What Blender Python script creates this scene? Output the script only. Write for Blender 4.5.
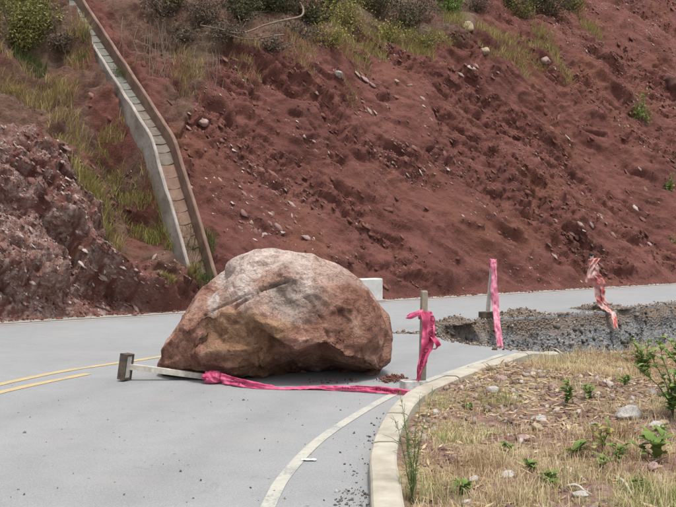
import bpy, bmesh, math, random
import numpy as np
from mathutils import Vector, Matrix
from mathutils.bvhtree import BVHTree
from mathutils.geometry import tessellate_polygon

for o in list(bpy.data.objects):
    bpy.data.objects.remove(o)
random.seed(7)
rng = np.random.default_rng(11)
scene = bpy.context.scene
COL = scene.collection
R = math.radians

# ------------------------------------------------------------------ camera, sky, sun, exposure
F = 1000.0                      # focal length in photograph pixels (676 wide)
EYE = 1.6
PITCH = math.atan(27.5 / F)
cam_d = bpy.data.cameras.new('camera')
cam_d.sensor_width = 36.0
cam_d.lens = F / 676 * 36.0
cam_d.clip_start = 0.1
cam_d.clip_end = 2000
cam = bpy.data.objects.new('camera', cam_d)
COL.objects.link(cam)
cam.location = (0, 0, EYE)
cam.rotation_euler = (math.pi / 2 - PITCH, 0, 0)
scene.camera = cam

SUN_EL, SUN_AZ = R(75), R(150)  # azimuth from +Y (view direction), behind the camera to the right
world = bpy.data.worlds.new('World')
scene.world = world
world.use_nodes = True
wn = world.node_tree
wn.nodes.clear()
sky = wn.nodes.new('ShaderNodeTexSky')
sky.sky_type = 'NISHITA'
sky.sun_disc = False
sky.sun_elevation = SUN_EL
sky.sun_rotation = SUN_AZ
sky.dust_density = 3.0
hs = wn.nodes.new('ShaderNodeHueSaturation')
hs.inputs['Saturation'].default_value = 0.30
bg = wn.nodes.new('ShaderNodeBackground')
bg.inputs['Strength'].default_value = 0.115
wo = wn.nodes.new('ShaderNodeOutputWorld')
wn.links.new(sky.outputs[0], hs.inputs['Color'])
wn.links.new(hs.outputs[0], bg.inputs['Color'])
wn.links.new(bg.outputs[0], wo.inputs['Surface'])

sun_d = bpy.data.lights.new('sun', 'SUN')
sun_d.energy = 1.5
sun_d.angle = R(10)
sun_d.color = (1.0, 0.97, 0.92)
sun = bpy.data.objects.new('sun', sun_d)
COL.objects.link(sun)
sv = Vector((math.sin(SUN_AZ) * math.cos(SUN_EL), math.cos(SUN_AZ) * math.cos(SUN_EL), math.sin(SUN_EL)))
sun.rotation_euler = sv.to_track_quat('Z', 'Y').to_euler()
sun.location = (-10, 10, 40)

scene.view_settings.view_transform = 'Standard'
scene.view_settings.look = 'None'
scene.view_settings.gamma = 1.0
scene.view_settings.use_curve_mapping = False
scene.view_settings.exposure = 1.08

E = np.array([0.8, 0.6])          # along the foot of the slope
NN = np.array([-0.6, 0.8])        # into the slope
P0 = np.array([-2.9, 18.8])       # a point of the foot line

# ------------------------------------------------------------------ helpers
def ray(px, py):
    u, v = (px - 338.0) / F, (253.5 - py) / F
    d = Vector((u, math.cos(PITCH) + v * math.sin(PITCH), -math.sin(PITCH) + v * math.cos(PITCH)))
    return d

def G(px, py, z=0.0):           # point of the plane of height z seen at a pixel
    d = ray(px, py)
    k = (z - EYE) / d.z
    return Vector((d.x * k, d.y * k, z))

def AT(px, py, y):              # point at depth y seen at a pixel
    d = ray(px, py)
    k = y / d.y
    return Vector((d.x * k, y, EYE + d.z * k))

def _hash(i, j, k):
    h = (i * 374761393 + j * 668265263 + k * 2147483647 + 1013904223) & 0xffffffff
    h = ((h ^ (h >> 13)) * 1274126177) & 0xffffffff
    h = ((h ^ (h >> 16)) * 2246822519) & 0xffffffff
    return ((h ^ (h >> 15)) & 0xffff).astype(np.float64) / 32767.5 - 1.0

def vnoise(x, y, z=0.0):        # smooth value noise in -1..1
    x, y, z = np.broadcast_arrays(np.asarray(x, float), np.asarray(y, float), np.asarray(z, float))
    xi, yi, zi = np.floor(x).astype(np.int64), np.floor(y).astype(np.int64), np.floor(z).astype(np.int64)
    fx, fy, fz = x - xi, y - yi, z - zi
    fx, fy, fz = [f * f * f * (f * (f * 6 - 15) + 10) for f in (fx, fy, fz)]
    r = 0
    for a in (0, 1):
        for b in (0, 1):
            for c in (0, 1):
                w = (fx if a else 1 - fx) * (fy if b else 1 - fy) * (fz if c else 1 - fz)
                r = r + w * _hash(xi + a, yi + b, zi + c)
    return r

def fbm(x, y, z=0.0, oct=4, gain=0.5):
    r, a, f = 0, 1.0, 1.0
    for i in range(oct):
        r = r + a * vnoise(x * f + 17.3 * i, y * f - 9.1 * i, np.asarray(z) * f + 3.7 * i)
        a *= gain
        f *= 2.03
    return r

def billow(x, y, z=0.0, oct=4, gain=0.5):
    r, a, f = 0, 1.0, 1.0
    for i in range(oct):
        r = r + a * (1 - 2 * np.abs(vnoise(x * f + 7.3 * i, y * f - 5.1 * i, np.asarray(z) * f + 1.7 * i)))
        a *= gain
        f *= 2.07
    return r

def sstep(a, b, x):
    t = np.clip((x - a) / (b - a), 0, 1)
    return t * t * (3 - 2 * t)

def mesh_np(name, verts, faces, smooth=False):
    """faces: one (M,k) int array or a list of such arrays."""
    if not isinstance(faces, (list, tuple)):
        faces = [faces]
    faces = [np.asarray(f, np.int32) for f in faces if len(f)]
    me = bpy.data.meshes.new(name)
    verts = np.asarray(verts, np.float32)
    me.vertices.add(len(verts))
    me.vertices.foreach_set('co', verts.ravel())
    loops = np.concatenate([f.ravel() for f in faces])
    sizes = np.concatenate([np.full(len(f), f.shape[1], np.int32) for f in faces])
    starts = np.concatenate([[0], np.cumsum(sizes)[:-1]]).astype(np.int32)
    me.loops.add(len(loops))
    me.loops.foreach_set('vertex_index', loops)
    me.polygons.add(len(sizes))
    me.polygons.foreach_set('loop_start', starts)
    me.polygons.foreach_set('loop_total', sizes)
    me.update(calc_edges=True)
    me.validate()
    if smooth:
        me.polygons.foreach_set('use_smooth', np.ones(len(sizes), bool))
    return me

def attr(me, name, vals):
    a = me.attributes.new(name, 'FLOAT', 'POINT')
    a.data.foreach_set('value', np.asarray(vals, np.float32).ravel())

def put(name, me, mat=None, parent=None):
    o = bpy.data.objects.new(name, me)
    COL.objects.link(o)
    if mat is not None:
        me.materials.append(mat)
    if parent is not None:
        o.parent = parent
    return o

def tag(o, label, cat, group=None):
    o['label'] = label
    o['category'] = cat
    if group:
        o['group'] = group
    return o

def thing(name, label, cat, loc=(0, 0, 0), rotz=0.0, group=None):
    o = bpy.data.objects.new(name, None)
    o.empty_display_size = 0.1
    COL.objects.link(o)
    o.location = loc
    o.rotation_euler = (0, 0, rotz)
    return tag(o, label, cat, group)

def structure(o):
    o['kind'] = 'structure'
    return o

class MB:
    def __init__(s):
        s.v, s.f = [], []
    def box(s, lo, hi, mat=None):
        b = len(s.v)
        for z in (lo[2], hi[2]):
            for (x, y) in ((lo[0], lo[1]), (hi[0], lo[1]), (hi[0], hi[1]), (lo[0], hi[1])):
                p = Vector((x, y, z))
                s.v.append(tuple(mat @ p) if mat else tuple(p))
        for f in ((0, 3, 2, 1), (4, 5, 6, 7), (0, 1, 5, 4), (1, 2, 6, 5), (2, 3, 7, 6), (3, 0, 4, 7)):
            s.f.append(tuple(b + i for i in f))
    def tube(s, pts, rad, n=6):
        pts = [Vector(p) for p in pts]
        base = len(s.v)
        for i, p in enumerate(pts):
            t = (pts[min(i + 1, len(pts) - 1)] - pts[max(i - 1, 0)])
            t = t.normalized() if t.length > 1e-9 else Vector((0, 0, 1))
            a = t.orthogonal().normalized() if i == 0 else (prev - t * prev.dot(t)).normalized()
            prev = a
            b = t.cross(a)
            r = rad[i] if hasattr(rad, '__len__') else rad
            for k in range(n):
                an = 2 * math.pi * k / n
                s.v.append(tuple(p + (a * math.cos(an) + b * math.sin(an)) * r))
        for i in range(len(pts) - 1):
            for k in range(n):
                q = base + i * n
                s.f.append((q + k, q + (k + 1) % n, q + n + (k + 1) % n, q + n + k))
        s.f.append(tuple(base + k for k in range(n))[::-1])
        s.f.append(tuple(base + (len(pts) - 1) * n + k for k in range(n)))
    def grid(s, P, closed=False):
        nu, nv = len(P), len(P[0])
        b = len(s.v)
        for row in P:
            for p in row:
                s.v.append(tuple(p))
        for i in range(nu - 1):
            for j in range(nv - 1):
                s.f.append((b + i * nv + j, b + (i + 1) * nv + j, b + (i + 1) * nv + j + 1, b + i * nv + j + 1))
    def mesh(s, name, smooth=False, bevel=0.0):
        me = bpy.data.meshes.new(name)
        me.from_pydata(s.v, [], s.f)
        if bevel:
            bm = bmesh.new()
            bm.from_mesh(me)
            bmesh.ops.bevel(bm, geom=list(bm.edges), offset=bevel, segments=1, affect='EDGES', clamp_overlap=True)
            bm.to_mesh(me)
            bm.free()
        me.update()
        if smooth:
            me.polygons.foreach_set('use_smooth', [True] * len(me.polygons))
        return me

# ------------------------------------------------------------------ materials
def new_mat(name):
    m = bpy.data.materials.new(name)
    m.use_nodes = True
    nt = m.node_tree
    b = nt.nodes['Principled BSDF']
    b.inputs['Specular IOR Level'].default_value = 0.25
    b.inputs['Roughness'].default_value = 0.9
    return m, nt, b

def N(nt, typ, ins=None, **props):
    n = nt.nodes.new('ShaderNode' + typ)
    for k, v in props.items():
        setattr(n, k, v)
    for k, v in (ins or {}).items():
        s = n.inputs[k]
        if isinstance(v, bpy.types.NodeSocket):
            nt.links.new(v, s)
        else:
            s.default_value = v
    return n

def obj_co(nt):
    return N(nt, 'TexCoord').outputs['Object']

def nz(nt, co, scale, detail=4, rough=0.55, dist=0.0):
    return N(nt, 'TexNoise', {'Vector': co, 'Scale': scale, 'Detail': detail, 'Roughness': rough, 'Distortion': dist}).outputs['Fac']

def c4(c):
    return (c[0], c[1], c[2], 1.0)

def ramp(nt, fac, stops):
    r = N(nt, 'ValToRGB', {'Fac': fac})
    el = r.color_ramp.elements
    while len(el) < len(stops):
        el.new(0.5)
    for e, (p, c) in zip(el, stops):
        e.position = p
        e.color = c4(c) if hasattr(c, '__len__') else (c, c, c, 1)
    return r.outputs['Color']

def mixc(nt, fac, a, b, mode='MIX'):
    n = N(nt, 'Mix', data_type='RGBA', blend_type=mode)
    for s, v in ((n.inputs['Factor'], fac), (n.inputs['A'] if False else n.inputs[6], a), (n.inputs[7], b)):
        if isinstance(v, bpy.types.NodeSocket):
            nt.links.new(v, s)
        else:
            s.default_value = c4(v) if hasattr(v, '__len__') else v
    return n.outputs[2]

def at_fac(nt, name):
    return N(nt, 'Attribute', attribute_name=name).outputs['Fac']

def bump(nt, b, h, strength, dist):
    n = N(nt, 'Bump', {'Height': h, 'Strength': strength, 'Distance': dist})
    nt.links.new(n.outputs[0], b.inputs['Normal'])

def addv(nt, a, b, k=1.0):
    m = N(nt, 'Math', {0: b, 1: k}, operation='MULTIPLY')
    return N(nt, 'Math', {0: a, 1: m.outputs[0]}, operation='ADD').outputs[0]

def simple(name, c1, c2, scale=8.0, rough=0.9, bmp=0.3, bdist=0.01, detail=5, spec=0.25):
    m, nt, b = new_mat(name)
    co = obj_co(nt)
    f = nz(nt, co, scale, detail, 0.6)
    nt.links.new(ramp(nt, f, [(0.3, c1), (0.7, c2)]), b.inputs['Base Color'])
    b.inputs['Roughness'].default_value = rough
    b.inputs['Specular IOR Level'].default_value = spec
    if bmp:
        bump(nt, b, nz(nt, co, scale * 4, 4, 0.6), bmp, bdist)
    return m

def rnd_mat(name, stops, rough=0.75, spec=0.2, transl=0.0, noise=0.0):
    """colour chosen per leaf / blade / stone by the point attribute rnd"""
    m, nt, b = new_mat(name)
    c = ramp(nt, at_fac(nt, 'rnd'), stops)
    if noise:
        c = mixc(nt, noise, c, ramp(nt, nz(nt, obj_co(nt), 30, 3), [(0.3, 0.35), (0.7, 1.0)]), 'MULTIPLY')
    nt.links.new(c, b.inputs['Base Color'])
    b.inputs['Roughness'].default_value = rough
    b.inputs['Specular IOR Level'].default_value = spec
    if transl:
        out = nt.nodes['Material Output']
        tr = N(nt, 'BsdfTranslucent', {'Color': c})
        mx = N(nt, 'MixShader', {0: transl, 1: b.outputs[0], 2: tr.outputs[0]})
        nt.links.new(mx.outputs[0], out.inputs['Surface'])
    return m

def make_soil():
    m, nt, b = new_mat('red_soil')
    co = obj_co(nt)
    big = nz(nt, co, 0.55, 5, 0.6, 0.4)
    mid = nz(nt, co, 3.0, 6, 0.65, 0.3)
    base = ramp(nt, big, [(0.28, (0.108, 0.041, 0.033)), (0.5, (0.152, 0.058, 0.045)), (0.72, (0.192, 0.081, 0.062))])
    base = mixc(nt, 0.55, base, ramp(nt, mid, [(0.3, (0.55, 0.50, 0.49)), (0.52, (1.0, 1.0, 1.0)), (0.75, (1.35, 1.28, 1.22))]), 'MULTIPLY')
    base = mixc(nt, at_fac(nt, 'orange'), base, (0.17, 0.068, 0.038))
    base = mixc(nt, at_fac(nt, 'humus'), base, ramp(nt, mid, [(0.3, (0.065, 0.045, 0.030)), (0.55, (0.145, 0.098, 0.066)), (0.8, (0.23, 0.175, 0.12))]))
    base = mixc(nt, at_fac(nt, 'pale'), base, ramp(nt, nz(nt, co, 9, 5, 0.7), [(0.36, (0.20, 0.105, 0.083)), (0.50, (0.30, 0.195, 0.165)), (0.62, (0.52, 0.42, 0.38))]))
    vo = N(nt, 'TexVoronoi', {'Vector': co, 'Scale': 22.0, 'Randomness': 1.0})
    fl = N(nt, 'Math', {0: vo.outputs['Distance'], 1: 0.16}, operation='LESS_THAN').outputs[0]
    sel = ramp(nt, nz(nt, co, 1.4, 4, 0.6), [(0.50, 0.0), (0.66, 0.75)])
    ff = N(nt, 'Math', {0: fl, 1: sel}, operation='MULTIPLY').outputs[0]
    base = mixc(nt, ff, base, (0.30, 0.21, 0.19))
    nt.links.new(base, b.inputs['Base Color'])
    h = addv(nt, mid, nz(nt, co, 14, 6, 0.7), 0.5)
    h = addv(nt, h, nz(nt, co, 50, 4, 0.7), 0.25)
    bump(nt, b, h, 1.0, 0.10)
    return m

def make_asphalt():
    m, nt, b = new_mat('asphalt')
    co = obj_co(nt)
    big = nz(nt, co, 0.35, 4, 0.55)
    fine = nz(nt, co, 130, 3, 0.7)
    midn = nz(nt, co, 4, 6, 0.65)
    base = ramp(nt, big, [(0.3, (0.256, 0.258, 0.260)), (0.7, (0.298, 0.300, 0.300))])
    g2 = nz(nt, co, 48, 4, 0.8)
    base = mixc(nt, 0.9, base, ramp(nt, fine, [(0.3, 0.62), (0.55, 1.0), (0.75, 1.35)]), 'MULTIPLY')
    base = mixc(nt, 0.8, base, ramp(nt, g2, [(0.3, 0.75), (0.55, 1.0), (0.72, 1.18)]), 'MULTIPLY')
    base = mixc(nt, 0.3, base, ramp(nt, midn, [(0.28, 0.74), (0.6, 1.05)]), 'MULTIPLY')
    vo = N(nt, 'TexVoronoi', {'Vector': co, 'Scale': 5.0})
    spot = ramp(nt, vo.outputs['Distance'], [(0.045, 0.42), (0.075, 1.0)])
    base = mixc(nt, 0.8, base, spot, 'MULTIPLY')
    dust = ramp(nt, nz(nt, co, 0.9, 6, 0.7), [(0.52, 0.0), (0.75, 0.55)])
    base = mixc(nt, dust, base, (0.29, 0.265, 0.245))
    sep = N(nt, 'VectorMath', {0: co, 1: (TRACK_C[0], TRACK_C[1], 0.0)}, operation='DISTANCE').outputs['Value']
    lane = N(nt, 'MapRange', {'Value': sep, 'From Min': TRACK_R, 'From Max': TRACK_R + 4.0}).outputs[0]
    lane = addv(nt, lane, N(nt, 'Math', {0: nz(nt, co, 0.8, 3), 1: 0.5}, operation='SUBTRACT').outputs[0], 0.06)
    trk = ramp(nt, lane, [(0.10, 1.0), (0.20, 0.90), (0.30, 1.02), (0.44, 0.93), (0.60, 1.02), (0.70, 0.90), (0.82, 1.0)])
    base = mixc(nt, 0.9, base, trk, 'MULTIPLY')
    pat = ramp(nt, nz(nt, co, 1.6, 7, 0.72, 1.2), [(0.60, 1.0), (0.70, 0.86)])
    base = mixc(nt, 0.8, base, pat, 'MULTIPLY')
    dn_ = N(nt, 'VectorMath', {0: co, 1: (NN[0], NN[1], 0.0)}, operation='DOT_PRODUCT').outputs['Value']
    off_ = float(P0 @ NN)
    dn2 = N(nt, 'MapRange', {'Value': dn_, 'From Min': off_ - 1.6, 'From Max': off_ - 0.3, 'To Min': 0.0, 'To Max': 1.0}).outputs[0]
    red = N(nt, 'Math', {0: dn2, 1: ramp(nt, nz(nt, co, 2.2, 6, 0.7), [(0.40, 0.0), (0.70, 0.8)])}, operation='MULTIPLY').outputs[0]
    base = mixc(nt, red, base, (0.23, 0.155, 0.125))
    nt.links.new(base, b.inputs['Base Color'])
    b.inputs['Roughness'].default_value = 0.82
    bump(nt, b, addv(nt, fine, midn, 0.6), 0.35, 0.006)
    return m

def make_paint(name, col, wear):
    m, nt, b = new_mat(name)
    co = obj_co(nt)
    f = addv(nt, nz(nt, co, 3, 4, 0.6), nz(nt, co, 45, 4, 0.75), 1.0)
    w = ramp(nt, f, [(wear - 0.06, 1.0), (wear + 0.14, 0.0)])
    c = mixc(nt, w, ramp(nt, nz(nt, co, 14, 4), [(0.3, [x * 0.82 for x in col]), (0.7, col)]), (0.24, 0.24, 0.24))
    nt.links.new(c, b.inputs['Base Color'])
    return m

def make_boulder_mat():
    m, nt, b = new_mat('boulder_rock')
    co = obj_co(nt)
    mp = N(nt, 'Mapping', {'Vector': co, 'Rotation': (0.35, 0.75, 0.2), 'Scale': (0.8, 0.9, 2.0)})
    band = nz(nt, mp.outputs[0], 3.2, 6, 0.65, 0.8)
    mid = nz(nt, co, 4.5, 7, 0.68, 0.4)
    base = ramp(nt, mid, [(0.28, (0.13, 0.058, 0.040)), (0.42, (0.31, 0.162, 0.118)), (0.56, (0.43, 0.260, 0.200)), (0.72, (0.55, 0.405, 0.34))])
    base = mixc(nt, 0.55, base, ramp(nt, band, [(0.34, (0.55, 0.50, 0.47)), (0.50, (1.0, 0.97, 0.95)), (0.68, (1.4, 1.4, 1.4))]), 'MULTIPLY')
    base = mixc(nt, at_fac(nt, 'ochre'), base, ramp(nt, mid, [(0.3, (0.16, 0.082, 0.048)), (0.55, (0.36, 0.21, 0.125)), (0.75, (0.52, 0.36, 0.235))]))
    base = mixc(nt, at_fac(nt, 'grey'), base, ramp(nt, nz(nt, co, 9, 6, 0.7), [(0.3, (0.20, 0.145, 0.12)), (0.6, (0.40, 0.335, 0.295))]))
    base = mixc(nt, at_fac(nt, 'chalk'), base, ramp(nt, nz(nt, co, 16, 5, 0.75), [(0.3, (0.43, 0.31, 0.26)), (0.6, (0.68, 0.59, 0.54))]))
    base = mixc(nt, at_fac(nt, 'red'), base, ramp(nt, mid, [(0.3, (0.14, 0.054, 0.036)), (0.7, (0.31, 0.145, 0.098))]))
    mot = nz(nt, co, 7.5, 8, 0.72, 0.0)
    base = mixc(nt, 0.75, base, ramp(nt, mot, [(0.34, (0.38, 0.30, 0.26)), (0.45, (0.90, 0.85, 0.81)), (0.58, (1.1, 1.08, 1.05)), (0.70, (1.5, 1.45, 1.4))]), 'MULTIPLY')
    wob = N(nt, 'TexNoise', {'Vector': co, 'Scale': 3.0, 'Detail': 4.0}).outputs['Color']
    wv_ = N(nt, 'VectorMath', {0: wob, 1: (0.55, 0.55, 0.55)}, operation='MULTIPLY').outputs[0]
    cv = N(nt, 'VectorMath', {0: co, 1: wv_}, operation='ADD').outputs[0]
    vo = N(nt, 'TexVoronoi', {'Vector': cv, 'Scale': 2.6}, feature='DISTANCE_TO_EDGE')
    crack = ramp(nt, vo.outputs['Distance'], [(0.0, 0.0), (0.022, 1.0)])
    cm = mixc(nt, ramp(nt, nz(nt, co, 2.0, 3), [(0.42, 0.15), (0.6, 1.0)]), (1, 1, 1), crack)
    base = mixc(nt, 0.30, base, ramp(nt, cm, [(0.0, (0.30, 0.22, 0.18)), (0.9, (1.0, 1.0, 1.0))]), 'MULTIPLY')
    grain = nz(nt, co, 42, 3, 0.6)
    base = mixc(nt, 0.5, base, ramp(nt, grain, [(0.35, 0.6), (0.6, 1.15)]), 'MULTIPLY')
    nt.links.new(base, b.inputs['Base Color'])
    b.inputs['Roughness'].default_value = 0.8
    h = addv(nt, mid, nz(nt, co, 18, 6, 0.7), 0.4)
    h = addv(nt, h, band, 0.3)
    h = addv(nt, h, cm, 0.10)
    h = addv(nt, h, grain, 0.15)
    h = addv(nt, h, mot, 0.5)
    bump(nt, b, h, 1.0, 0.10)
    return m

def make_island_mat():
    m, nt, b = new_mat('verge_soil')
    co = obj_co(nt)
    big = nz(nt, co, 1.3, 5, 0.6, 0.5)
    mid = nz(nt, co, 14, 6, 0.7)
    red = ramp(nt, mid, [(0.3, (0.12, 0.066, 0.054)), (0.55, (0.23, 0.135, 0.112)), (0.75, (0.38, 0.28, 0.24))])
    straw = ramp(nt, mid, [(0.3, (0.16, 0.115, 0.065)), (0.55, (0.30, 0.23, 0.14)), (0.75, (0.42, 0.35, 0.24))])
    c = mixc(nt, ramp(nt, big, [(0.42, 0.0), (0.58, 1.0)]), red, straw)
    nt.links.new(c, b.inputs['Base Color'])
    bump(nt, b, addv(nt, mid, nz(nt, co, 60, 4, 0.7), 0.5), 0.8, 0.03)
    return m

def make_gravel_soil():
    m, nt, b = new_mat('scarp_gravel')
    co = obj_co(nt)
    vo = N(nt, 'TexVoronoi', {'Vector': co, 'Scale': 26.0})
    c = mixc(nt, 0.65, ramp(nt, nz(nt, co, 7, 5, 0.7), [(0.3, (0.085, 0.073, 0.062)), (0.7, (0.19, 0.163, 0.138))]), vo.outputs['Color'], 'SOFT_LIGHT')
    sep = N(nt, 'HueSaturation', {'Color': c, 'Saturation': 0.10})
    c = mixc(nt, at_fac(nt, 'topsoil'), sep.outputs[0], (0.17, 0.12, 0.085))
    nt.links.new(c, b.inputs['Base Color'])
    bump(nt, b, vo.outputs['Distance'], 0.9, 0.04)
    return m

_k = np.array([G(x, y)[:2] for x, y in [(268, 507), (287, 474), (325, 436), (383, 400), (422, 383), (456, 370.5), (503, 354.5)]])
_s = np.linalg.lstsq(np.c_[2 * _k, np.ones(len(_k))], (_k ** 2).sum(1), rcond=None)[0]
TRACK_C = (float(_s[0]), float(_s[1]))           # centre and radius of the bend
TRACK_R = float(math.sqrt(_s[2] + _s[0] ** 2 + _s[1] ** 2))
SOIL = make_soil()
ASPHALT = make_asphalt()
WHITE_PAINT = make_paint('white_road_paint', (0.42, 0.405, 0.35), 0.86)
YELLOW_PAINT = make_paint('yellow_road_paint', (0.46, 0.36, 0.185), 0.80)
BOULDER = make_boulder_mat()
VERGE = make_island_mat()
SCARP = make_gravel_soil()
KERB = simple('kerb_concrete', (0.28, 0.25, 0.195), (0.43, 0.395, 0.325), 5, 0.9, 0.35, 0.006)
CONC = simple('chute_concrete', (0.10, 0.10, 0.085), (0.18, 0.175, 0.15), 6, 0.9, 0.5, 0.02)
CONC_PALE = simple('chute_pale_concrete', (0.19, 0.145, 0.12), (0.38, 0.35, 0.31), 2.6, 0.9, 0.5, 0.02)
CONC_RED = simple('chute_soil_stained_concrete', (0.13, 0.078, 0.058), (0.24, 0.155, 0.118), 4, 0.9, 0.4, 0.02)
STEP_MIX = simple('half_stained_concrete', (0.11, 0.085, 0.068), (0.20, 0.165, 0.138), 5, 0.9, 0.5, 0.02)
GUTTER = simple('gutter_concrete', (0.22, 0.19, 0.165), (0.33, 0.30, 0.27), 3, 0.9, 0.3, 0.01)
WHITEWASH = simple('whitewashed_concrete', (0.40, 0.39, 0.36), (0.56, 0.555, 0.535), 5, 0.85, 0.3, 0.006)
WOOD = simple('weathered_wood', (0.21, 0.18, 0.135), (0.33, 0.295, 0.23), 25, 0.85, 0.3, 0.004)
WOOD_PALE = simple('pale_wood', (0.34, 0.30, 0.235), (0.58, 0.55, 0.49), 18, 0.8, 0.3, 0.004)
WOOD_DARK = simple('dark_form_board', (0.05, 0.042, 0.034), (0.13, 0.10, 0.072), 22, 0.85, 0.4, 0.004)
CEMENT = simple('pale_cement', (0.33, 0.31, 0.28), (0.60, 0.58, 0.54), 22, 0.9, 0.5, 0.006)
TWIG = simple('dry_twig', (0.09, 0.066, 0.048), (0.19, 0.15, 0.115), 20, 0.9, 0.0)
TWIG_PALE = simple('pale_root', (0.13, 0.095, 0.068), (0.23, 0.175, 0.13), 10, 0.9, 0.0)
STEM = simple('green_stem', (0.07, 0.10, 0.035), (0.13, 0.16, 0.06), 20, 0.8, 0.0)
INK = simple('dark_tape_ink', (0.13, 0.014, 0.036), (0.20, 0.025, 0.06), 40, 0.8, 0.0)
DARKCLOTH = simple('dark_rubber_cap', (0.035, 0.028, 0.026), (0.07, 0.05, 0.045), 20, 0.9, 0.3, 0.004)
PAPER = simple('white_litter', (0.66, 0.66, 0.64), (0.78, 0.78, 0.76), 20, 0.8, 0.0)

def make_tape(name, c1, c2, sc=9):
    m, nt, b = new_mat(name)
    co = obj_co(nt)
    c = ramp(nt, nz(nt, co, sc, 4, 0.6), [(0.36, c1), (0.64, c2)])
    nt.links.new(c, b.inputs['Base Color'])
    b.inputs['Roughness'].default_value = 0.42
    b.inputs['Specular IOR Level'].default_value = 0.45
    bump(nt, b, nz(nt, co, 38, 3, 0.6), 0.5, 0.008)
    out = nt.nodes['Material Output']
    tr = N(nt, 'BsdfTranslucent', {'Color': c})
    mx = N(nt, 'MixShader', {0: 0.25, 1: b.outputs[0], 2: tr.outputs[0]})
    nt.links.new(mx.outputs[0], out.inputs['Surface'])
    return m
TAPE = make_tape('pink_plastic_tape', (0.56, 0.055, 0.155), (0.72, 0.15, 0.28))
TAPE_FADED = make_tape('faded_pink_tape', (0.62, 0.15, 0.25), (0.72, 0.34, 0.42), 14)
TAPE_TORN = make_tape('torn_red_white_tape', (0.50, 0.06, 0.05), (0.66, 0.50, 0.45), 7)

LEAF_GREEN = rnd_mat('green_leaf', [(0, (0.06, 0.105, 0.022)), (0.6, (0.14, 0.21, 0.05)), (1, (0.26, 0.32, 0.10))], transl=0.25)
LEAF_DARK = rnd_mat('dark_shrub_leaf', [(0, (0.022, 0.026, 0.012)), (0.6, (0.055, 0.062, 0.024)), (1, (0.12, 0.12, 0.05))], transl=0.15)
LEAF_OLIVE = rnd_mat('olive_shrub_leaf', [(0, (0.075, 0.08, 0.025)), (0.55, (0.17, 0.165, 0.05)), (1, (0.30, 0.27, 0.095))], transl=0.2)
LEAF_YEL = rnd_mat('yellow_green_leaf', [(0, (0.13, 0.12, 0.036)), (0.55, (0.26, 0.23, 0.07)), (1, (0.38, 0.33, 0.12))], transl=0.2)
LEAF_BROWN = rnd_mat('dry_brown_leaf', [(0, (0.045, 0.032, 0.024)), (0.6, (0.105, 0.080, 0.058)), (1, (0.20, 0.155, 0.11))], transl=0.1)
STRAW = rnd_mat('dry_grass_blade', [(0, (0.20, 0.105, 0.06)), (0.25, (0.42, 0.30, 0.17)), (0.62, (0.60, 0.50, 0.32)), (0.8, (0.38, 0.36, 0.15)), (1, (0.18, 0.24, 0.07))], transl=0.25)
GRASS_OL = rnd_mat('slope_grass_blade', [(0, (0.30, 0.21, 0.105)), (0.5, (0.32, 0.265, 0.10)), (1, (0.21, 0.24, 0.07))], transl=0.2)
GRASS_GR = rnd_mat('green_grass_blade', [(0, (0.05, 0.075, 0.02)), (0.6, (0.10, 0.125, 0.04)), (1, (0.20, 0.20, 0.08))], transl=0.2)
STONE = rnd_mat('pale_pink_stone', [(0, (0.16, 0.075, 0.060)), (0.5, (0.24, 0.140, 0.118)), (0.85, (0.38, 0.28, 0.25)), (1, (0.52, 0.44, 0.40))], 0.9, noise=0.5)
CLOD = rnd_mat('soil_clod', [(0, (0.120, 0.048, 0.036)), (0.6, (0.170, 0.072, 0.054)), (1, (0.23, 0.118, 0.092))], 0.95, noise=0.5)
GRAVEL = rnd_mat('grey_gravel', [(0, (0.06, 0.053, 0.047)), (0.5, (0.145, 0.123, 0.104)), (0.85, (0.25, 0.215, 0.185)), (1, (0.42, 0.39, 0.36))], 0.9, noise=0.4)
MOUND = rnd_mat('mound_gravel', [(0, (0.10, 0.065, 0.042)), (0.5, (0.20, 0.15, 0.112)), (1, (0.36, 0.31, 0.26))], 0.95, noise=0.4)
LITTER = rnd_mat('verge_stone', [(0, (0.14, 0.078, 0.062)), (0.5, (0.26, 0.185, 0.152)), (1, (0.48, 0.42, 0.37))], 0.95, noise=0.5)
WHITE_ROCK = simple('chalky_white_rock', (0.28, 0.255, 0.23), (0.52, 0.49, 0.455), 9, 0.9, 0.8, 0.03)
TAN_ROCK = simple('tan_rock', (0.25, 0.19, 0.12), (0.42, 0.34, 0.23), 8, 0.9, 0.8, 0.03)
PINK_ROCK = simple('pinkish_rock', (0.22, 0.13, 0.11), (0.42, 0.31, 0.27), 8, 0.9, 0.8, 0.03)

# ------------------------------------------------------------------ stones, leaves, blades
def hull_stone(seed, npts=13, flat=0.7):
    r = np.random.default_rng(seed)
    v = r.normal(size=(npts, 3))
    v /= np.linalg.norm(v, axis=1)[:, None]
    v *= r.uniform(0.75, 1.1, (npts, 1))
    v[:, 1] *= r.uniform(0.6, 0.95)
    v[:, 2] *= flat * r.uniform(0.7, 1.1)
    bm = bmesh.new()
    for p in v:
        bm.verts.new(p)
    res = bmesh.ops.convex_hull(bm, input=bm.verts)
    bmesh.ops.delete(bm, geom=[e for e in res['geom_interior'] if isinstance(e, bmesh.types.BMVert)], context='VERTS')
    bmesh.ops.triangulate(bm, faces=bm.faces)
    bmesh.ops.recalc_face_normals(bm, faces=bm.faces)
    bm.verts.index_update()
    V = np.array([p.co[:] for p in bm.verts])
    Fa = np.array([[q.index for q in f.verts] for f in bm.faces])
    bm.free()
    return V, Fa
HULLS = [hull_stone(50 + i, 11 + i % 4, 0.5 + 0.08 * (i % 5)) for i in range(10)]

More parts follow.
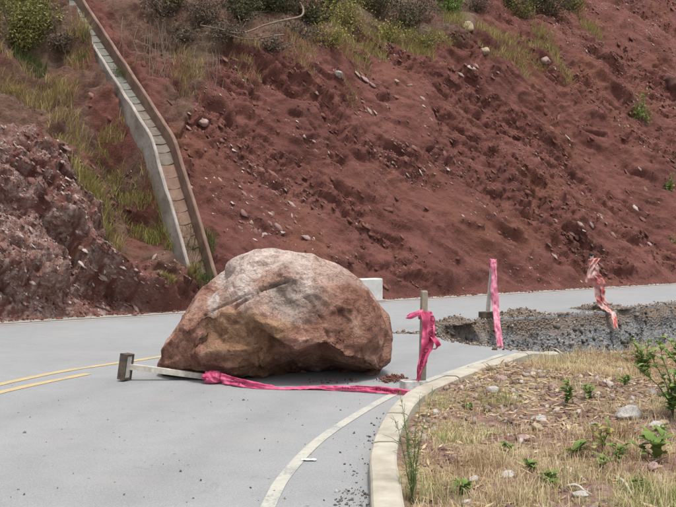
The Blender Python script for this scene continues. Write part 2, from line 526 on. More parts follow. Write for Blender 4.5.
def rand_rot(n, r):
    q = r.normal(size=(n, 4))
    q /= np.linalg.norm(q, axis=1)[:, None]
    w, x, y, z = q.T
    return np.stack([np.stack([1 - 2 * (y * y + z * z), 2 * (x * y - z * w), 2 * (x * z + y * w)], -1),
                     np.stack([2 * (x * y + z * w), 1 - 2 * (x * x + z * z), 2 * (y * z - x * w)], -1),
                     np.stack([2 * (x * z - y * w), 2 * (y * z + x * w), 1 - 2 * (x * x + y * y)], -1)], -2)

def stone_cloud(name, pts, sizes, r, plates=None):
    """many stones joined into one mesh (with rnd attribute)"""
    pts = np.asarray(pts, float)
    n = len(pts)
    which = r.integers(0, len(HULLS), n)
    rots = rand_rot(n, r)
    V, Fs, A, off = [], [], [], 0
    for k, (hv, hf) in enumerate(HULLS):
        idx = np.where(which == k)[0]
        if not len(idx):
            continue
        if plates is not None:
            hv = hv * np.array([1.6, 0.9, 0.45])
            base_ = plates @ np.eye(3)
            jit = unit(np.eye(3)[None] + 0.28 * rots[idx])
            rots[idx] = base_[None] @ jit
        vv = np.einsum('nij,vj->nvi', rots[idx], hv) * np.asarray(sizes)[idx][:, None, None] + pts[idx][:, None, :]
        V.append(vv.reshape(-1, 3))
        Fs.append((hf[None] + (np.arange(len(idx)) * len(hv))[:, None, None] + off).reshape(-1, 3))
        A.append(np.repeat(r.random(len(idx)), len(hv)))
        off += len(idx) * len(hv)
    me = mesh_np(name, np.concatenate(V), np.concatenate(Fs))
    attr(me, 'rnd', np.concatenate(A))
    return me

STONE_MESHES = {}
def stone_mesh(k, mat):
    key = (k, mat.name)
    if key not in STONE_MESHES:
        hv, hf = HULLS[k]
        me = mesh_np('stone', hv, hf)
        attr(me, 'rnd', np.full(len(hv), (k * 0.37) % 1.0))
        me.materials.append(mat)
        STONE_MESHES[key] = me
    return STONE_MESHES[key]

def stone_obj(name, loc, size, mat, parent=None, k=None, r=random):
    k = r.randrange(len(HULLS)) if k is None else k
    o = bpy.data.objects.new(name, stone_mesh(k, mat))
    COL.objects.link(o)
    o.location = loc
    o.rotation_euler = (r.uniform(-0.5, 0.5), r.uniform(-0.5, 0.5), r.uniform(0, 6.28))
    o.scale = (size, size, size)
    if parent:
        o.parent = parent
    return o

def rock_mesh(seed, dims, sub=4, rough=0.18, chips=9):
    """a larger rock, chipped and roughened, resting on z=0"""
    r = np.random.default_rng(seed)
    bm = bmesh.new()
    bmesh.ops.create_icosphere(bm, subdivisions=sub, radius=1.0)
    bm.verts.index_update()
    v = np.array([p.co[:] for p in bm.verts])
    f = np.array([[q.index for q in p.verts] for p in bm.faces])
    bm.free()
    for i in range(chips):
        n = r.normal(size=3)
        n /= np.linalg.norm(n)
        h = r.uniform(0.55, 0.85)
        d = np.maximum(0, v @ n - h)
        v = v - d[:, None] * n * 0.9
    o = r.uniform(0, 50)
    nrm = v / np.linalg.norm(v, axis=1)[:, None]
    v = v + nrm * (fbm(v[:, 0] * 2 + o, v[:, 1] * 2, v[:, 2] * 2, 4, 0.55) * rough)[:, None]
    v *= np.array(dims) / 2
    v[:, 2] -= np.percentile(v[:, 2], 12)
    return mesh_np('rock', v, f)

def leaf_faces(P, D, W, r, fold=True):
    """diamond leaves: base P, direction*length D, half width vector W -> verts, quads"""
    a = P
    b = P + D * 0.45 + W
    c = P + D
    d = P + D * 0.45 - W
    V = np.stack([a, b, c, d], 1).reshape(-1, 3)
    Fq = np.arange(len(P) * 4).reshape(-1, 4)
    return V, Fq

def unit(v):
    return v / np.maximum(np.linalg.norm(v, axis=-1, keepdims=True), 1e-9)

def leaf_cloud(name, centers, length, width, r, up=0.2):
    n = len(centers)
    D = unit(r.normal(size=(n, 3)) + np.array([0, 0, up])) * (length * r.uniform(0.6, 1.3, (n, 1)))
    W = unit(np.cross(D, r.normal(size=(n, 3)))) * (width * r.uniform(0.6, 1.2, (n, 1)))
    V, Fq = leaf_faces(centers, D, W, r)
    me = mesh_np(name, V, Fq)
    attr(me, 'rnd', np.repeat(r.random(n), 4))
    return me

def blades(name, base, height, width, r, spread=0.5, rnd=None, lean=None):
    """curved grass blades, three faces each"""
    n = len(base)
    h = (height * r.uniform(0.45, 1.25, n))[:, None]
    an = r.uniform(0, 2 * np.pi, n)
    out = np.stack([np.cos(an), np.sin(an), np.zeros(n)], 1) * (spread * r.uniform(0.15, 1.2, n))[:, None]
    if lean is not None:
        out = out + lean
    side = np.stack([-np.sin(an), np.cos(an), np.zeros(n)], 1) * (width * r.uniform(0.6, 1.3, n))[:, None]
    up = np.array([0, 0, 1.0])
    m1 = base + (up * 0.45 + out * 0.22) * h
    m2 = base + (up * 0.80 + out * 0.60) * h
    tip = base + (up * 0.97 + out * 1.1) * h
    V = np.stack([base - side, base + side, m1 - side * .8, m1 + side * .8, m2 - side * .5, m2 + side * .5, tip], 1)
    k = (np.arange(n) * 7)[:, None]
    q = np.concatenate([k + np.array([0, 1, 3, 2]), k + np.array([2, 3, 5, 4])])
    t = k + np.array([4, 5, 6])
    me = mesh_np(name, V.reshape(-1, 3), [q, t])
    attr(me, 'rnd', np.repeat(r.random(n) if rnd is None else rnd, 7))
    return me

# ------------------------------------------------------------------ terrain: the cut slope
CH_S, CH_W = 0.55, 0.27          # drainage chute: place along the foot line and half width

def lerp_tab(s, tab):
    return np.interp(s, [a for a, b in tab], [b for a, b in tab])

def profile(s, t):
    """smooth section of the hillside: horizontal run and height at arc length t (t grid along axis 1)"""
    s = np.asarray(s, float)[:, None]
    zb = lerp_tab(s, [(-6, 2.9), (-1, 3.0), (0.6, 3.35), (1.3, 3.7), (3.4, 5.8), (5.9, 6.4), (12.9, 7.3), (15, 9), (18, 14), (30, 16)])
    al = np.radians(lerp_tab(s, [(-6, 60), (-1, 58), (0.6, 59), (2.5, 54), (12, 53), (20, 50)]))
    au = np.radians(lerp_tab(s, [(-6, 36), (0.6, 38), (3, 40), (14, 40), (20, 38)]))
    tb = zb / np.sin(al)
    wd = 0.18 + 0.55 * sstep(1.2, 2.5, s)
    w = sstep(tb - wd, tb + wd, t[None, :])
    ang = al * (1 - w) + au * w
    far = sstep(16, 24, t[None, :])
    ang = ang * (1 - far) + np.radians(28) * far
    dt = np.diff(t, prepend=t[0])[None, :]
    run = np.cumsum(np.cos(ang) * dt, axis=1)
    z = np.cumsum(np.sin(ang) * dt, axis=1)
    i0 = np.argmin(np.abs(t))
    return run - run[:, i0:i0 + 1], z - z[:, i0:i0 + 1], ang

s_ax = np.concatenate([np.arange(-60, -7, 1.5), np.arange(-7, 17, 0.042), np.arange(17, 31, 0.1), np.arange(31, 90, 2.0)])
t_ax = np.concatenate([[-0.35, -0.15], np.arange(0, 10.2, 0.042), np.arange(10.25, 18, 0.09), np.arange(18.5, 60, 1.5)])
run, zz, ang = profile(s_ax, t_ax)
S, T = np.meshgrid(s_ax, t_ax, indexing='ij')

a_ = (S - T) * 0.7071
b_ = (S + T) * 0.7071
calm = 0.45 + 0.5 * sstep(-0.25, 0.5, fbm(S * 0.35 + 3, T * 0.35, 0.5, 3))
wx = fbm(S * 0.8, T * 0.8, 4.2, 3) * 0.35
strata = billow(a_ * 0.34 + wx, b_ * 1.05 + wx, 2.0, 5, 0.55)
disp = 0.26 * fbm(S * 0.33, T * 0.33, 9.0, 4) + 0.17 * strata * calm
# ledges: sheared lumps with steep lower sides
bandm = sstep(-0.35, 0.30, fbm(a_ * 0.20 + wx, b_ * 0.75 + wx, 71.0, 4))
lump = fbm(a_ * 1.3 + wx * 2, b_ * 3.4 + wx * 2, 6.0, 5, 0.60)
step_l = np.floor(lump * 3.0) / 3.0 + sstep(0.55, 1.0, lump * 3.0 - np.floor(lump * 3.0)) / 3.0
disp += (0.25 + 0.75 * bandm) * (0.045 * lump + 0.095 * step_l) - 0.10 * bandm
fine = fbm(S * 5.5, T * 6.5, 1.0, 4, 0.6)
disp += 0.045 * fine * (0.25 + 0.75 * bandm) + 0.024 * (0.3 + 0.7 * bandm) * billow(a_ * 9, b_ * 17, 2.0, 2)
# rills down the slope
disp -= 0.08 * sstep(0.55, 0.95, 1 - np.abs(vnoise(S * 0.9 + wx * 2 + 0.35 * T, T * 0.12, 8.0))) * sstep(0.3, 2, T)
# the nearer rocky spur on the left
spur = sstep(-0.2, -1.6, S + 0.22 * T) * sstep(4.4, 3.0, T)
shard = np.abs(fbm(a_ * 2.6, b_ * 4.2, 3.0, 4, 0.62))
disp += spur * (0.42 * sstep(0, 0.9, T) + 0.12 * shard + 0.12 * strata)
# gully beside the chute
gul = np.exp(-((S + 0.30 - 0.03 * T) / 0.50) ** 2) * sstep(1.0, 2.4, T) * sstep(6.0, 4.0, T)
disp -= 0.62 * gul
tal = np.exp(-((S + 0.15) / 0.75) ** 2) * sstep(1.9, 0.5, T)
disp += tal * (0.38 + 0.14 * lump + 0.06 * fine)
# the trench the chute is cast in
tr = sstep(CH_W + 0.16, CH_W + 0.01, np.abs(S - CH_S)) * sstep(0.45, 1.15, T + 0.9 * (S - CH_S))
disp = disp * (1 - tr) + (-0.22) * tr
side = np.exp(-((S - (CH_S + CH_W + 0.22)) / 0.22) ** 2)
disp += 0.07 * side * (1 - tr)
sideL = np.exp(-((S - (CH_S - CH_W - 0.2)) / 0.2) ** 2) * sstep(3.9, 4.8, T)
disp += 0.30 * sideL * (1 - tr)
# above the cut: lumpy, overgrown ground; a small overhang at the lip
lip = sstep(0.72, 0.84, ang)                       # 1 on the steep cut, 0 on the natural slope
disp += (1 - lip) * (0.18 * fbm(S * 0.9, T * 0.9, 2.2, 4)) * (1 - tr)
disp *= sstep(-0.05, 0.5, T) * 0.97 + 0.03
nx, nzv = -np.sin(ang), np.cos(ang)               # slope normal in (run, z): points out and up
RUN = run + nx * disp
Z = zz + nzv * disp
X = P0[0] + E[0] * S + NN[0] * RUN
Y = P0[1] + E[1] * S + NN[1] * RUN
TV = np.stack([X, Y, Z], -1)
ns, nt_ = S.shape
idx = np.arange(ns * nt_).reshape(ns, nt_)
TF = np.stack([idx[:-1, :-1], idx[1:, :-1], idx[1:, 1:], idx[:-1, 1:]], -1).reshape(-1, 4)
me = mesh_np('cut_slope', TV.reshape(-1, 3), TF, smooth=False)
humus = (1 - lip) * sstep(1.2, 2.6, S) * np.clip(0.55 + 0.9 * fbm(S * 1.2, T * 1.2, 1.0, 4), 0, 0.9)
humus = np.maximum(humus, sstep(6.6, 7.6, T + 0.3 * fbm(S, T, 3.0, 3)) * sstep(0.4, -0.3, S) * 0.85)
dry = sstep(-0.15, 0.45, fbm(S * 1.1, T * 1.1, 51.0, 4) + 0.25) * sstep(1.0, 0.2, S) * sstep(-7.5, -5.5, S) * (1 - spur) * sstep(0.2, 1.0, T) * 0.62
lipb = sstep(0.84, 0.70, ang + 0.20 * fbm(S * 1.3, T * 1.3, 61.0, 3)) * sstep(1.0, 1.6, S) * sstep(15, 12, S) * sstep(0.93, 0.84, ang) * 0.6
humus = np.maximum(np.maximum(humus, dry), lipb)
attr(me, 'humus', humus)
orange = sstep(0.2, 0.7, fbm(S * 0.7, T * 0.7, 12.0, 3)) * sstep(3.0, 0.5, S) * sstep(2.8, 4.0, T) * 0.7
orange = np.maximum(orange, 0.35 * sstep(0.35, 0.8, fbm(S * 0.6, T * 0.6, 22.0, 3)))
attr(me, 'orange', orange)
attr(me, 'pale', spur * sstep(0.08, 0.40, shard + 0.25 * fbm(S * 0.8, T * 0.8, 5.0, 3)) * 0.62)
slope = structure(put('cut_slope', me, SOIL))
BVH = BVHTree.FromPolygons([tuple(v) for v in TV.reshape(-1, 3)], [tuple(f) for f in TF.tolist()])

def hit(px, py):
    h = BVH.ray_cast(Vector((0, 0, EYE)), ray(px, py).normalized(), 300)
    return h[0], h[1]

# ------------------------------------------------------------------ far ground, road, markings, gutter
def plane(name, pts, z, mat, thick=0.0):
    poly = [Vector((p[0], p[1], 0)) for p in pts]
    tris = tessellate_polygon([poly])
    v = [(p.x, p.y, z) for p in poly]
    f = []
    for t in tris:
        a, b, c = [poly[i] for i in t]
        f.append(tuple(t) if (b - a).cross(c - a).z > 0 else tuple(reversed(t)))
    n = len(v)
    if thick:
        v += [(p.x, p.y, z - thick) for p in poly]
        area = sum(poly[i].x * poly[(i + 1) % n].y - poly[(i + 1) % n].x * poly[i].y for i in range(n))
        for i in range(n):
            j = (i + 1) % n
            f.append((i, i + n, j + n, j) if area > 0 else (i, j, j + n, i + n))
    me = bpy.data.meshes.new(name)
    me.from_pydata(v, [], f)
    me.update()
    return structure(put(name, me, mat))

me = bpy.data.meshes.new('valley_ground')
me.from_pydata([(-600, -600, -1.9), (600, -600, -1.9), (600, 600, -1.9), (-600, 600, -1.9)], [], [(0, 1, 2, 3)])
structure(put('valley_ground', me, VERGE))

def cat_pts(pts, step):
    """Catmull-Rom resampling of a 2D/3D polyline"""
    pts = [np.array(p, float) for p in pts]
    ext = [2 * pts[0] - pts[1]] + pts + [2 * pts[-1] - pts[-2]]
    out = []
    for i in range(1, len(ext) - 2):
        p0, p1, p2, p3 = ext[i - 1:i + 3]
        n = max(2, int(np.linalg.norm(p2 - p1) / step))
        for k in range(n):
            t = k / n
            out.append(0.5 * (2 * p1 + (p2 - p0) * t + (2 * p0 - 5 * p1 + 4 * p2 - p3) * t * t + (3 * p1 - p0 - 3 * p2 + p3) * t ** 3))
    out.append(pts[-1])
    return np.array(out)

KERB_PX = [(370, 507), (369, 470), (379, 440), (395, 416), (418, 398), (460, 381), (500, 367), (545, 353)]
kerb_line = [(-0.6, -15), (-0.25, -6), (0.0, 0), (0.12, 3.5)] + [tuple(G(x, y)[:2]) for x, y in KERB_PX]
kerb_c = cat_pts(kerb_line, 0.12)          # road-side edge of the kerb

def jag(p, amp, f, seed):
    p = np.array(p)
    d = np.stack([fbm(p[:, 0] * f, p[:, 1] * f, seed, 3), fbm(p[:, 0] * f, p[:, 1] * f, seed + 9, 3)], 1)
    return p + d * amp
TIP = tuple(G(428, 333.5)[:2])
far_edge = [TIP, (1.55, 15.6), (1.85, 16.3), (2.4, 16.8), (3.17, 17.4), (4.87, 18.6), (7.0, 20.7), (9, 22.3), (20, 30.5), (45, 49.2)]
near_edge = [TIP, (1.52, 14.2), (1.72, 13.75), (2.02, 13.25), (2.44, 12.78), (2.80, 12.85), (3.75, 13.5), (5.0, 14.6), (8, 16.9), (20, 26), (45, 44.7)]
far_c = cat_pts(far_edge, 0.08)
near_c = cat_pts(near_edge, 0.08)
far_j = jag(far_c, 0.11, 3.6, 1.0)
far_j[0] = TIP
k_end = np.argmin(np.linalg.norm(near_c - np.array([2.60, 12.78]), axis=1))
near_j = jag(near_c[:k_end], 0.05, 3.0, 5.0)
near_j[0] = TIP
kerb_off = kerb_c + np.array([0.08, 0])
road_poly = [tuple(p) for p in kerb_off] + [tuple(p) for p in near_j[::-1]] + [tuple(p) for p in far_j[1:]]
road_poly += [tuple(P0 + E * 62 + NN * 0.4), tuple(P0 + E * -30 + NN * 0.4), (-27, -15)]
road = plane('road', road_poly, 0.0, ASPHALT, 0.05)

def strip(name, line, w0, w1, z, mat):
    line = np.array(line)
    tan = np.gradient(line, axis=0)
    tan /= np.linalg.norm(tan, axis=1)[:, None]
    nr = np.stack([-tan[:, 1], tan[:, 0]], 1)
    a, b = line + nr * w0, line + nr * w1
    n = len(line)
    v = np.concatenate([np.c_[a, np.full(n, z)], np.c_[b, np.full(n, z)]])
    i = np.arange(n - 1)
    me = mesh_np(name, v, np.stack([i, i + 1, i + 1 + n, i + n], 1)[:, ::-1])
    return structure(put(name, me, mat))

EDGE_PX = [(268, 507), (287, 474), (325, 436), (383, 400), (422, 383), (456, 370.5), (503, 354.5)]
edge_line = cat_pts([(-0.75, -12), (-0.62, 0), (-0.5, 4)] + [tuple(G(x, y)[:2]) for x, y in EDGE_PX], 0.1)
strip('white_edge_line', edge_line, -0.043, 0.043, 0.004, WHITE_PAINT)
out_line = [tuple(P0 + E * s + NN * -0.62) for s in np.arange(-30, 50, 0.5)]
strip('white_outer_line', out_line, -0.055, 0.055, 0.004, WHITE_PAINT)
yl = cat_pts([(-6.2, 4.0), (-5.0, 6.4)] + [tuple(G(x, y)[:2]) for x, y in [(-60, 399), (0, 384.5), (60, 372), (110, 364.2), (165, 356)]] + [(-1.3, 14.0)], 0.1)
strip('yellow_centre_line', yl, -0.055, 0.055, 0.004, YELLOW_PAINT)
yl2 = cat_pts([(-6.0, 3.9), (-4.8, 6.3)] + [tuple(G(x, y)[:2]) for x, y in [(-60, 408), (0, 392.6), (40, 383.6), (88, 374)]], 0.1)
strip('yellow_centre_line', yl2, -0.055, 0.055, 0.004, YELLOW_PAINT)
gut = [tuple(P0 + E * s) for s in np.arange(-30, 50, 0.4)]
strip('gutter', gut, -0.46, 0.5, 0.008, GUTTER)

# kerb of separate stones
kerb = structure(bpy.data.objects.new('kerb', None))
COL.objects.link(kerb)
arc = np.concatenate([[0], np.cumsum(np.linalg.norm(np.diff(kerb_c, axis=0), axis=1))])
def kerb_at(a):
    return np.array([np.interp(a, arc, kerb_c[:, 0]), np.interp(a, arc, kerb_c[:, 1])])
L = 1.05
ka = arc[-1]
while ka - L > 0:
    a1, a0 = ka, ka - L + 0.018
    rows = []
    jz = random.uniform(-0.008, 0.008)
    for a in np.linspace(a0, a1, 9):
        p = kerb_at(a)
        tg = kerb_at(min(a + 0.05, arc[-1])) - kerb_at(max(a - 0.05, 0))
        tg /= np.linalg.norm(tg)
        out = np.array([tg[1], -tg[0]])
        sec = [(0.0, -0.12), (0.004, 0.085), (0.008, 0.108), (0.020, 0.122), (0.05, 0.126), (0.14, 0.126), (0.166, 0.121), (0.182, 0.108), (0.19, -0.18)]
        sink = 0.10 * float(sstep(arc[-1] - 1.0, arc[-1], a))
        wob = 0.006 * float(vnoise(a * 1.7, 3.0))
        rows.append([(p[0] + out[0] * (q + wob), p[1] + out[1] * (q + wob), h + jz - sink + (0.006 * float(vnoise(a * 4, q * 9)) if h > 0 else 0)) for q, h in sec])
    mb = MB()
    mb.grid(rows)
    nv = len(rows[0])
    mb.f.append(tuple(range(nv)))
    mb.f.append(tuple((len(rows) - 1) * nv + i for i in range(nv))[::-1])
    o = put('kerb_stone', mb.mesh('kerb_stone'), KERB, kerb)
    ka -= L

# ------------------------------------------------------------------ washed-out hole beside the far road
nu = 260
def resample(c, n, pw=1.0):
    a = np.concatenate([[0], np.cumsum(np.linalg.norm(np.diff(c, axis=0), axis=1))])
    q = a[-1] * (np.linspace(0, 1, n) ** pw)
    return np.stack([np.interp(q, a, c[:, 0]), np.interp(q, a, c[:, 1])], 1), q
fe, qf = resample(far_j, nu, 1.9)
ne, qn = resample(near_c, nu, 1.9)
vv = np.concatenate([np.linspace(0, 0.2, 22), np.linspace(0.22, 0.9, 22), np.linspace(0.92, 1.0, 6)])
depth = 1.05 * sstep(0, 2.0, qf) + 0.12
U_, V_ = np.meshgrid(np.arange(nu), vv, indexing='ij')
HP = fe[:, None, :] * (1 - V_[..., None]) + ne[:, None, :] * V_[..., None]
prof = np.interp(vv, [0, 0.03, 0.16, 0.3, 0.86, 0.97, 1.0], [0, 0.22, 0.80, 0.97, 1.0, 0.4, 0.1])
HZ = -0.03 - depth[:, None] * prof[None, :]
amp = sstep(0.0, 0.03, V_) * sstep(1.0, 0.95, V_)
dn = 0.10 * fbm(HP[..., 0] * 2.2, HP[..., 1] * 2.2, HZ * 2.2, 5, 0.6)
HX = HP + (dn * amp)[..., None] * np.array([0.6, -0.8])
HZ = HZ + dn * amp * 0.5
HV = np.concatenate([HX, HZ[..., None]], -1)
hid = np.arange(nu * len(vv)).reshape(nu, len(vv))
HF = np.stack([hid[:-1, :-1], hid[:-1, 1:], hid[1:, 1:], hid[1:, :-1]], -1).reshape(-1, 4)
me = mesh_np('washout_bank', HV.reshape(-1, 3), HF)
attr(me, 'topsoil', sstep(-0.42, -0.06, HZ + 0.12 * fbm(HP[..., 0] * 3, HP[..., 1] * 3, 0, 3)) * 0.9)
hole = structure(put('washout_bank', me, SCARP))
# gravel on its face
gi = rng.integers(4, nu - 60, 6500)
gj = rng.integers(1, 26, 6500)
gp = HV[gi, gj] + rng.normal(0, 0.02, (6500, 3))
me = stone_cloud('gravel', gp, np.clip(rng.lognormal(-3.55, 0.45, 6500), 0.012, 0.08), rng)
o = put('gravel', me, GRAVEL, hole)
o['kind'] = 'stuff'

# ------------------------------------------------------------------ verge inside the bend
def verge_z(x, y):
    d = 0.05 * fbm(x * 0.7, y * 0.7, 3.0, 4) + 0.025 * fbm(x * 3.1, y * 3.1, 6.0, 3)
    hump = 0.10 * np.exp(-(((x - 2.2) / 1.1) ** 2 + ((y - 9.2) / 1.3) ** 2))
    return 0.035 + d + hump - 0.10 * sstep(10.0, 13.0, y) * sstep(1.2, 3.0, x)

bound = np.concatenate([kerb_c + np.array([0.10, -0.03]), cat_pts([(2.80, 12.80), (3.75, 13.45), (5.0, 14.55), (8, 16.8), (20, 25.9), (45, 44.5)], 0.15)])
nb = len(bound)
wv = np.concatenate([np.linspace(0, 0.2, 70), np.linspace(0.21, 1, 40)])
farp = np.stack([np.full(nb, 42.0) + np.maximum(0, bound[:, 0] - 6), np.interp(bound[:, 1], [-15, 12, 45], [-15, 11, 30])], 1)
VP = bound[:, None, :] * (1 - wv[None, :, None]) + farp[:, None, :] * wv[None, :, None]
VZ = verge_z(VP[..., 0], VP[..., 1])
past = (np.arange(nb) > len(kerb_c))[:, None] & (np.arange(len(wv)) == 0)[None, :]
VZ = np.where(past, -0.8, VZ)
VVt = np.concatenate([VP, VZ[..., None]], -1)
vid = np.arange(nb * len(wv)).reshape(nb, len(wv))
VF = np.stack([vid[:-1, :-1], vid[:-1, 1:], vid[1:, 1:], vid[1:, :-1]], -1).reshape(-1, 4)
verge = structure(put('grass_verge', mesh_np('grass_verge', VVt.reshape(-1, 3), VF, True), VERGE))

def in_verge(x, y):
    kx = np.interp(y, kerb_c[:, 1], kerb_c[:, 0]) + 0.24
    lim = np.interp(x, [2.6, 3.75, 5.0, 8, 20], [12.7, 13.35, 14.45, 16.7, 25.7])
    return (x > kx) & (y < lim - 0.05)

# ------------------------------------------------------------------ the boulder
out_px = [(391, 340), (387, 316), (378, 297), (366, 281), (350, 268), (322, 257), (288, 251), (256, 251), (232, 259), (218, 268), (204, 281), (190, 299), (178, 317), (169, 335), (163, 350), (161, 364), (166, 374), (220, 376), (280, 376), (340, 376), (376, 376), (388, 362)]
D0 = 10.75
ol = np.array([((x - 338) / F * D0, EYE - (y - 226) / F * D0) for x, y in out_px])
cx, cz = (282 - 338) / F * D0, EYE - (326 - 226) / F * D0
dense = np.concatenate([np.linspace(ol[i], ol[(i + 1) % len(ol)], 30, endpoint=False) for i in range(len(ol))])
th = np.arctan2(dense[:, 1] - cz, dense[:, 0] - cx)
rr = np.hypot(dense[:, 0] - cx, dense[:, 1] - cz) * 1.02
o_ = np.argsort(th)
th, rr = th[o_], rr[o_]
bm = bmesh.new()
bmesh.ops.create_icosphere(bm, subdivisions=7, radius=1.0)
bm.verts.index_update()
bv = np.array([p.co[:] for p in bm.verts])
bf = np.array([[q.index for q in p.verts] for p in bm.faces])
bm.free()
theta = np.arctan2(bv[:, 2], bv[:, 0])
rad = np.interp(theta, th, rr, period=2 * np.pi)
rho = np.hypot(bv[:, 0], bv[:, 2]) ** 0.86
bx = cx + rad * rho * np.cos(theta)
bz = cz + rad * rho * np.sin(theta)
by = np.sign(bv[:, 1]) * np.abs(bv[:, 1]) ** 0.9 * 0.92
front = np.clip(-bv[:, 1], 0, 1)
# planar breaks on the front: upper front leans back, the left flank turns away
cr = np.random.default_rng(5)
B = np.stack([bx - cx, by, bz - cz], 1)
planes = [((-0.50, -0.72, 0.50), 0.98), ((0.05, -0.82, 0.57), 0.90), ((0.62, -0.62, 0.48), 1.12)]
for n, h in planes:
    n = np.array(n) / np.linalg.norm(n)
    d = np.maximum(0, B @ n - h)
    B = B - d[:, None] * n * 0.65
# the brow and the undercut below it
DF = 10.1
def FX(px):
    return (px - 338) / F * DF - cx
def FZ(py):
    return EYE - (py - 226) / F * DF - cz
bro = [(160, 350), (176, 341), (196, 322), (215, 310), (235, 308), (252, 318), (272, 332), (298, 350), (325, 345), (345, 357), (365, 368), (392, 375)]
zb = np.interp(B[:, 0], [FX(p[0]) for p in bro], [FZ(p[1]) for p in bro])
zb = zb + 0.035 * fbm(B[:, 0] * 4, B[:, 0] * 2 + 5, 1.0, 3)
push = np.interp(B[:, 0], [FX(p) for p in (160, 185, 205, 230, 262, 285, 330, 372, 392)], [0.20, 0.30, 0.20, 0.16, 0.26, 0.62, 0.78, 0.52, 0.20])
zg = -cz
k = np.clip((zb - B[:, 2]) / np.maximum(zb - zg, 0.05), 0, 1)
cave = np.interp(k, [0, 0.05, 0.12, 0.4, 0.75, 1.0], [0, 0.16, 0.34, 0.62, 0.92, 1.0])
B[:, 1] += push * cave * sstep(0.02, 0.45, front)
# a second, shallower scoop on the upper left of the front (slab broken off)
sc = sstep(FZ(318), FZ(300), B[:, 2]) * sstep(FZ(272), FZ(290), B[:, 2]) * sstep(FX(222), FX(245), B[:, 0]) * sstep(FX(322), FX(300), B[:, 0])
B[:, 1] += 0.05 * sc * front
nb_ = unit(B)
fx, fy, fz = B[:, 0], B[:, 1], B[:, 2]
bed = fz * 0.9 + fx * 0.42 - fy * 0.25 + 0.10 * fbm(fx * 1.5, fy * 1.5, fz * 1.5, 3)
dd = 0.018 * fbm(fx * 1.4, fy * 1.4, fz * 1.4 + 4, 3)
lg = vnoise(bed * 6.5, fx * 0.6, fy * 0.6 + 4)
lw_ = fbm(fx * 1.1 + 3, fy * 1.1, fz * 1.1, 3)
dd += (0.045 - 0.035 * sstep(0.55, 0.85, nb_[:, 2])) * sstep(-0.2, 0.5, lw_) * (np.floor(lg * 2.5) / 2.5 + sstep(0.82, 1.0, lg * 2.5 - np.floor(lg * 2.5)) / 2.5)
cell = fbm(fx * 5 + 2, fy * 5, fz * 5, 4, 0.6)
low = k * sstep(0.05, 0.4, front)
dd += (0.010 + 0.014 * low) * cell + 0.006 * billow(fx * 9, fy * 9, fz * 9, 3)
dd += low * 0.035 * billow(fx * 4, fy * 4, fz * 4 + 9, 4)
B = B + nb_ * (dd * (0.45 + 0.55 * sstep(0.0, 0.5, front + 0.2)))[:, None]
# conchoidal chips: small planes struck off the surface
def vert_normals(V, Fc):
    fn = np.cross(V[Fc[:, 1]] - V[Fc[:, 0]], V[Fc[:, 2]] - V[Fc[:, 0]])
    out = np.zeros_like(V)
    for q in range(3):
        np.add.at(out, Fc[:, q], fn)
    return unit(out)
vn = vert_normals(B, bf)
for i in range(650):
    j = cr.integers(0, len(B))
    if (front[j] < 0.05 and cr.random() < 0.6) or k[j] > 0.35 or (nb_[j, 2] > 0.75 and cr.random() < 0.7):
        continue
    c0 = B[j]
    n = vn[j] + cr.normal(0, 0.16, 3)
    n /= np.linalg.norm(n)
    Rr = cr.uniform(0.04, 0.24)
    d2 = ((B - c0) ** 2).sum(1)
    m_ = np.where((d2 < (Rr * 1.6) ** 2) & (vn @ n > 0.3) & (k < 0.5))[0]
    h_ = (B[m_] - c0) @ n + Rr * cr.uniform(0.03, 0.12)
    fall = sstep(1.6, 1.25, np.sqrt(d2[m_]) / Rr)
    B[m_] -= (np.minimum(np.maximum(h_, 0), 0.045) * fall * 0.9)[:, None] * n
for i in range(900):
    j = cr.integers(0, len(B))
    if front[j] < 0.03:
        continue
    c0 = B[j]
    n = vn[j] + cr.normal(0, 0.22, 3)
    n /= np.linalg.norm(n)
    Rr = cr.uniform(0.018, 0.075)
    m_ = np.where((np.abs(B[:, 0] - c0[0]) < Rr * 1.6) & (np.abs(B[:, 2] - c0[2]) < Rr * 1.6) & (np.abs(B[:, 1] - c0[1]) < Rr * 1.6))[0]
    d_ = np.linalg.norm(B[m_] - c0, axis=1) / Rr
    h_ = (B[m_] - c0) @ n + Rr * cr.uniform(0.05, 0.2)
    B[m_] -= (np.minimum(np.maximum(h_, 0), 0.02) * sstep(1.6, 1.3, d_) * 0.9)[:, None] * n
# open fractures
for (p_, q_, wd, dp) in [((236, 312), (262, 291), 1.6, 0.06), ((262, 291), (290, 281), 1.5, 0.07), ((205, 318), (250, 296), 1.1, 0.03), ((330, 300), (352, 322), 0.9, 0.015), ((296, 284), (322, 318), 1.0, 0.022), ((322, 318), (330, 344), 1.0, 0.028), ((250, 330), (262, 372), 1.2, 0.03), ((215, 330), (232, 360), 1.2, 0.03)]:
    ppx = (B[:, 0] + cx) / (D0 + B[:, 1]) * F + 338 + 3 * lw_ + 1.2 * cell
    ppy = 226 - (B[:, 2] + cz - EYE) / (D0 + B[:, 1]) * F + 3 * lw_ - 1.2 * cell
    a0, b0 = np.array(p_, float), np.array(q_, float)
    tt_ = np.clip(((ppx - a0[0]) * (b0 - a0)[0] + (ppy - a0[1]) * (b0 - a0)[1]) / ((b0 - a0) @ (b0 - a0)), 0, 1)
    dist = np.hypot(ppx - a0[0] - tt_ * (b0 - a0)[0], ppy - a0[1] - tt_ * (b0 - a0)[1])
    B -= nb_ * (dp * np.exp(-(dist / wd) ** 2) * sstep(0.02, 0.2, front))[:, None]
B[:, 2] = np.maximum(B[:, 2], zg - 0.03)
B[:, 2] -= zg
px_ = (B[:, 0] + cx) / (D0 + B[:, 1]) * F + 338
